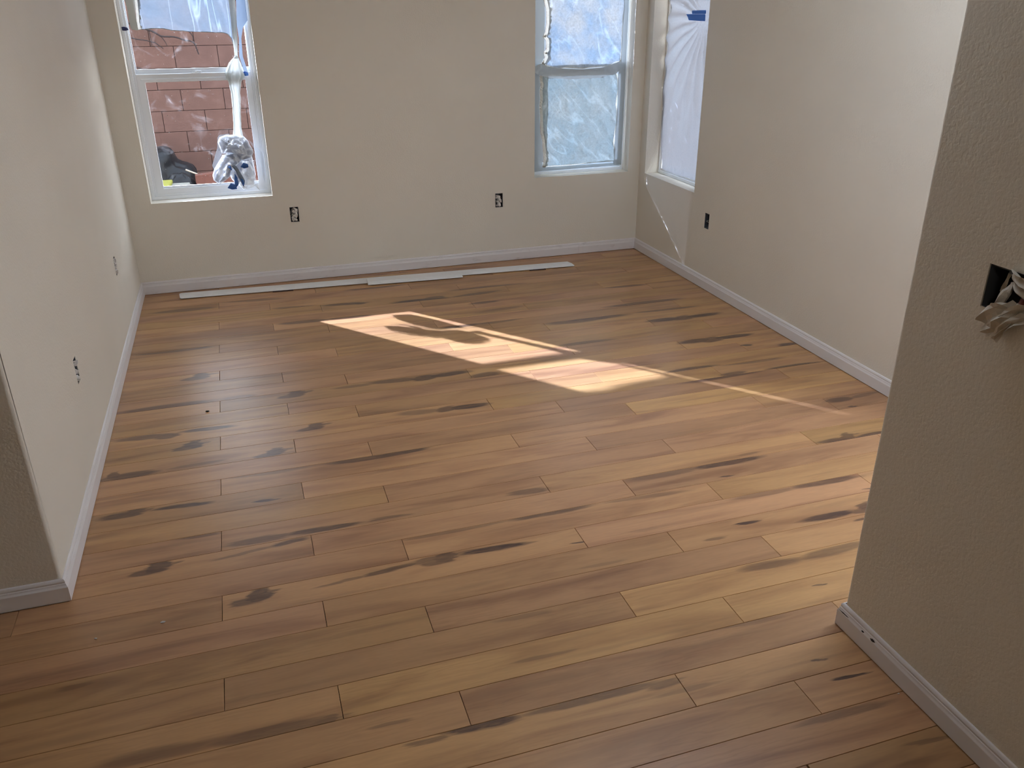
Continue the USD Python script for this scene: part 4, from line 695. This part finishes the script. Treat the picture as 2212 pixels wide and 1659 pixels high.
# ------------------------------------------------------------------ the yard seen through the clear sash
GROUND_M = mat('yard_soil', {'g': ('geometry', {}), 'n': ('noise_texture', {'scale': 9.0, 'detail': 6.0}), 'r': ('rgb_ramp', {'ramp': [(0.3, (0.20, 0.14, 0.10)), (0.7, (0.34, 0.26, 0.20))]}), 'p': ('principled_bsdf', {'roughness': 0.9})},
    [('g.position', 'n.vector'), ('n.fac', 'r.fac'), ('r.color', 'p.base_color')], 'p.BSDF')
obj('yard_ground', mbox(-25, 25, YB + T, 32, -0.25, -0.06) + mbox(XR + T, 25, -20, YB + T, -0.25, -0.06) + mbox(-25, -3.36, -20, YB + T, -0.25, -0.06), GROUND_M, label='bare soil yard between the house and the block wall', cat='ground', kind='structure')
def block_material(name, c, seed):
    c = np.array(c)
    return mat(name, {'g': ('geometry', {}), 'mp': ('mapping', {'location': (seed, seed * 2, 0)}), 'n': ('noise_texture', {'scale': 7.0, 'detail': 6.0, 'roughness': 0.65}), 'n2': ('noise_texture', {'scale': 120.0, 'detail': 2.0}),
        'r': ('rgb_ramp', {'ramp': [(0.30, tuple(c * 0.86)), (0.55, tuple(c)), (0.78, tuple(c * 1.12 + 0.02))]}), 'b': ('bump', {'strength': 0.5, 'distance': 0.003}), 'p': ('principled_bsdf', {'roughness': 0.85})},
        [('g.position', 'mp.vector'), ('mp.vector', 'n.vector'), ('g.position', 'n2.vector'), ('n2.fac', 'b.height'), ('n.fac', 'r.fac'), ('r.color', 'p.base_color'), ('b.normal', 'p.normal')], 'p.BSDF')
BLK = [block_material(f'block_face_{i}', c, i * 7.3) for i, c in enumerate(((0.102, 0.050, 0.037), (0.096, 0.048, 0.037), (0.107, 0.053, 0.040)))]
MORTAR = plain('mortar_dark', (0.017, 0.009, 0.008), 0.95)
bw = thing('block_wall', 'weathered red block garden wall seen through the left back window', 'block wall')
YW, BH, BL = 9.37, 0.2015, 0.4045
obj('mortar', tbox(-7.0, 9.0, YW + 0.006, YW + 0.19, -0.20, 1.95), MORTAR, bw)
rngb = np.random.default_rng(21); fv2 = []
for c in range(-2, 8):
    z0 = 0.355 + c * 0.2005; z1 = z0 + 0.2005
    z0 = max(z0, -0.10)
    for k in range(-17, 22):
        x0 = -0.045 + k * BL + (0.0 if c % 2 == 0 else -0.2045)
        m = cbox(x0 + 0.0022, x0 + BL - 0.0022, YW - rngb.uniform(0, 0.003), YW + 0.19, z0 + 0.0018, z1 - 0.0018, 0.003)
        if -2.9 < x0 < 2.9: obj('block', m, BLK[rngb.integers(3)], bw)
        else: fv2.append(to_tm(m))
obj('block_field', cat(*fv2), BLK[0], bw, kind='stuff', label='blocks of the wall outside the window view')
sw = thing('block_wall', 'unseen red block side wall placed to bounce sunlight through the right wall windows', 'block wall')  # out of view, placed to throw warm bounced sun indoors
ms = []
for c in range(0, 10):
    for k in range(0, 30): y0 = -3 + k * 0.406 + (0.203 if c % 2 else 0); ms.append(mbox(6.40, 6.60, y0 + 0.003, y0 + 0.403, -0.06 + c * 0.2 + 0.003, -0.06 + c * 0.2 + 0.197))
obj('block_field', cat(*ms), BLK[2], sw, kind='stuff'); obj('mortar', tbox(6.405, 6.59, -3, YW, -0.1, 1.93), MORTAR, sw)
BAG = mat('black_plastic', {'p': ('principled_bsdf', {'base_color': (0.006, 0.0065, 0.0075), 'roughness': 0.36, 'specular_ior_level': 0.22})}, [], 'p.BSDF')
s = trimesh.creation.icosphere(5); v = np.array(s.vertices)
th = np.arctan2(v[:, 0], v[:, 2] + 0.4); rr = 1 + 0.10 * ridged(v * np.array([3.0, 3.0, 3.0]), 4, 4) + 0.05 * np.sin(th * 17 + 3 * meshkit.noise(v * 3, 4))
v = v * rr[:, None] * np.array([0.52, 0.34, 0.50]) + np.array([-0.90, 8.78, 0.0]); v[:, 2] = np.maximum(v[:, 2], -0.06)
bag = thing('trash_bag', 'black plastic bag heaped at the foot of the block wall outside', 'plastic bag')
obj('bag', trimesh.Trimesh(v, s.faces, process=False), BAG, bag, smooth=50)
s = trimesh.creation.icosphere(4); v = np.array(s.vertices) * (1 + 0.16 * ridged(s.vertices * 3.0, 9, 4))[:, None] * np.array([0.17, 0.15, 0.30]) + np.array([-0.53, 8.42, -0.02]); v[:, 2] = np.maximum(v[:, 2], -0.06)
obj('fold', trimesh.Trimesh(v, s.faces, process=False), BAG, bag, smooth=50)
obj('paver_slab', M.batch_hull([rbox(-0.392, -0.36, 8.36, 8.44, -0.06, 0.290, 0.006), rbox(0.12, 0.16, 8.36, 8.44, -0.06, 0.335, 0.006)]), block_material('paver_red', (0.125, 0.045, 0.030), 3.3), label='red paver slab standing outside beside the black bag', cat='paver')
obj('wood_stick', tube(smooth_path([(-0.47, 8.462, 0.330), (-0.30, 8.464, 0.245), (0.0, 8.466, 0.090), (0.28, 8.468, -0.052)], 12), 0.008, 8), plain('pale_wood', (0.40, 0.34, 0.26), 0.7), label='pale wood stick leaning behind the red paver slab', cat='stick')
bn = thing('storage_bin', 'grey storage bin with yellow-green lid outside the left back window', 'bin', (-0.86, 7.72, -0.06), (0, 0, -3))
obj('body', M.batch_hull([rbox(-0.40, 0.40, -0.10, 0.10, 0.0, 0.02, 0.008), rbox(-0.44, 0.44, -0.12, 0.12, 0.36, 0.39, 0.008)]), plain('bin_grey', (0.20, 0.20, 0.17), 0.6), bn)
obj('lid', rbox(-0.45, 0.30, -0.13, 0.13, 0.386, 0.418, 0.008), plain('bin_lid', (0.22, 0.22, 0.03), 0.5), bn)
BARK = plain('vine_bark', (0.020, 0.012, 0.012), 0.85)
vn = thing('bare_vine', 'bare dark vine twigs hanging against the red block wall', 'vine'); YV = 9.30
def twig(pts, r0, r1, name='twig', parent=vn):
    p = smooth_path([(x, YV, z) for x, z in pts], 26); obj(name, tube(p, np.linspace(r0, r1, 26) * 1.5, 6), BARK, parent, smooth=True); return p
rngv = np.random.default_rng(8)
for pts, r0, r1 in (([(-1.30, -0.06), (-1.25, 0.6), (-1.15, 1.2), (-1.0, 1.46), (-0.804, 1.439), (-0.723, 1.420), (-0.633, 1.407), (-0.581, 1.380), (-0.538, 1.341)], 0.009, 0.003), ([(-1.0, 1.46), (-0.85, 1.58), (-0.75, 1.55), (-0.650, 1.509), (-0.586, 1.482), (-0.545, 1.453), (-0.477, 1.446), (-0.386, 1.433), (-0.320, 1.409), (-0.263, 1.397), (-0.236, 1.344), (-0.222, 1.280)], 0.008, 0.004)):
    p = twig(pts, r0, r1, 'stem')
    for i in range(12, 25, 2):
        a = p[i]; obj('bud', tube([a, a + [rngv.uniform(-.012, .012), -0.006, rngv.choice([-1, 1]) * 0.014]], [0.003, 0.0015], 5), BARK, vn)
twig([(-0.545, 1.453), (-0.509, 1.395), (-0.497, 1.361)], 0.003, 0.002); twig([(-0.30, 1.50), (-0.284, 1.489), (-0.255, 1.448), (-0.256, 1.402)], 0.004, 0.003); twig([(-0.640, 1.505), (-0.635, 1.432), (-0.636, 1.358)], 0.003, 0.002)
twig([(-0.85, 1.20), (-0.75, 1.16), (-0.70, 1.145), (-0.66, 1.135)], 0.004, 0.002)
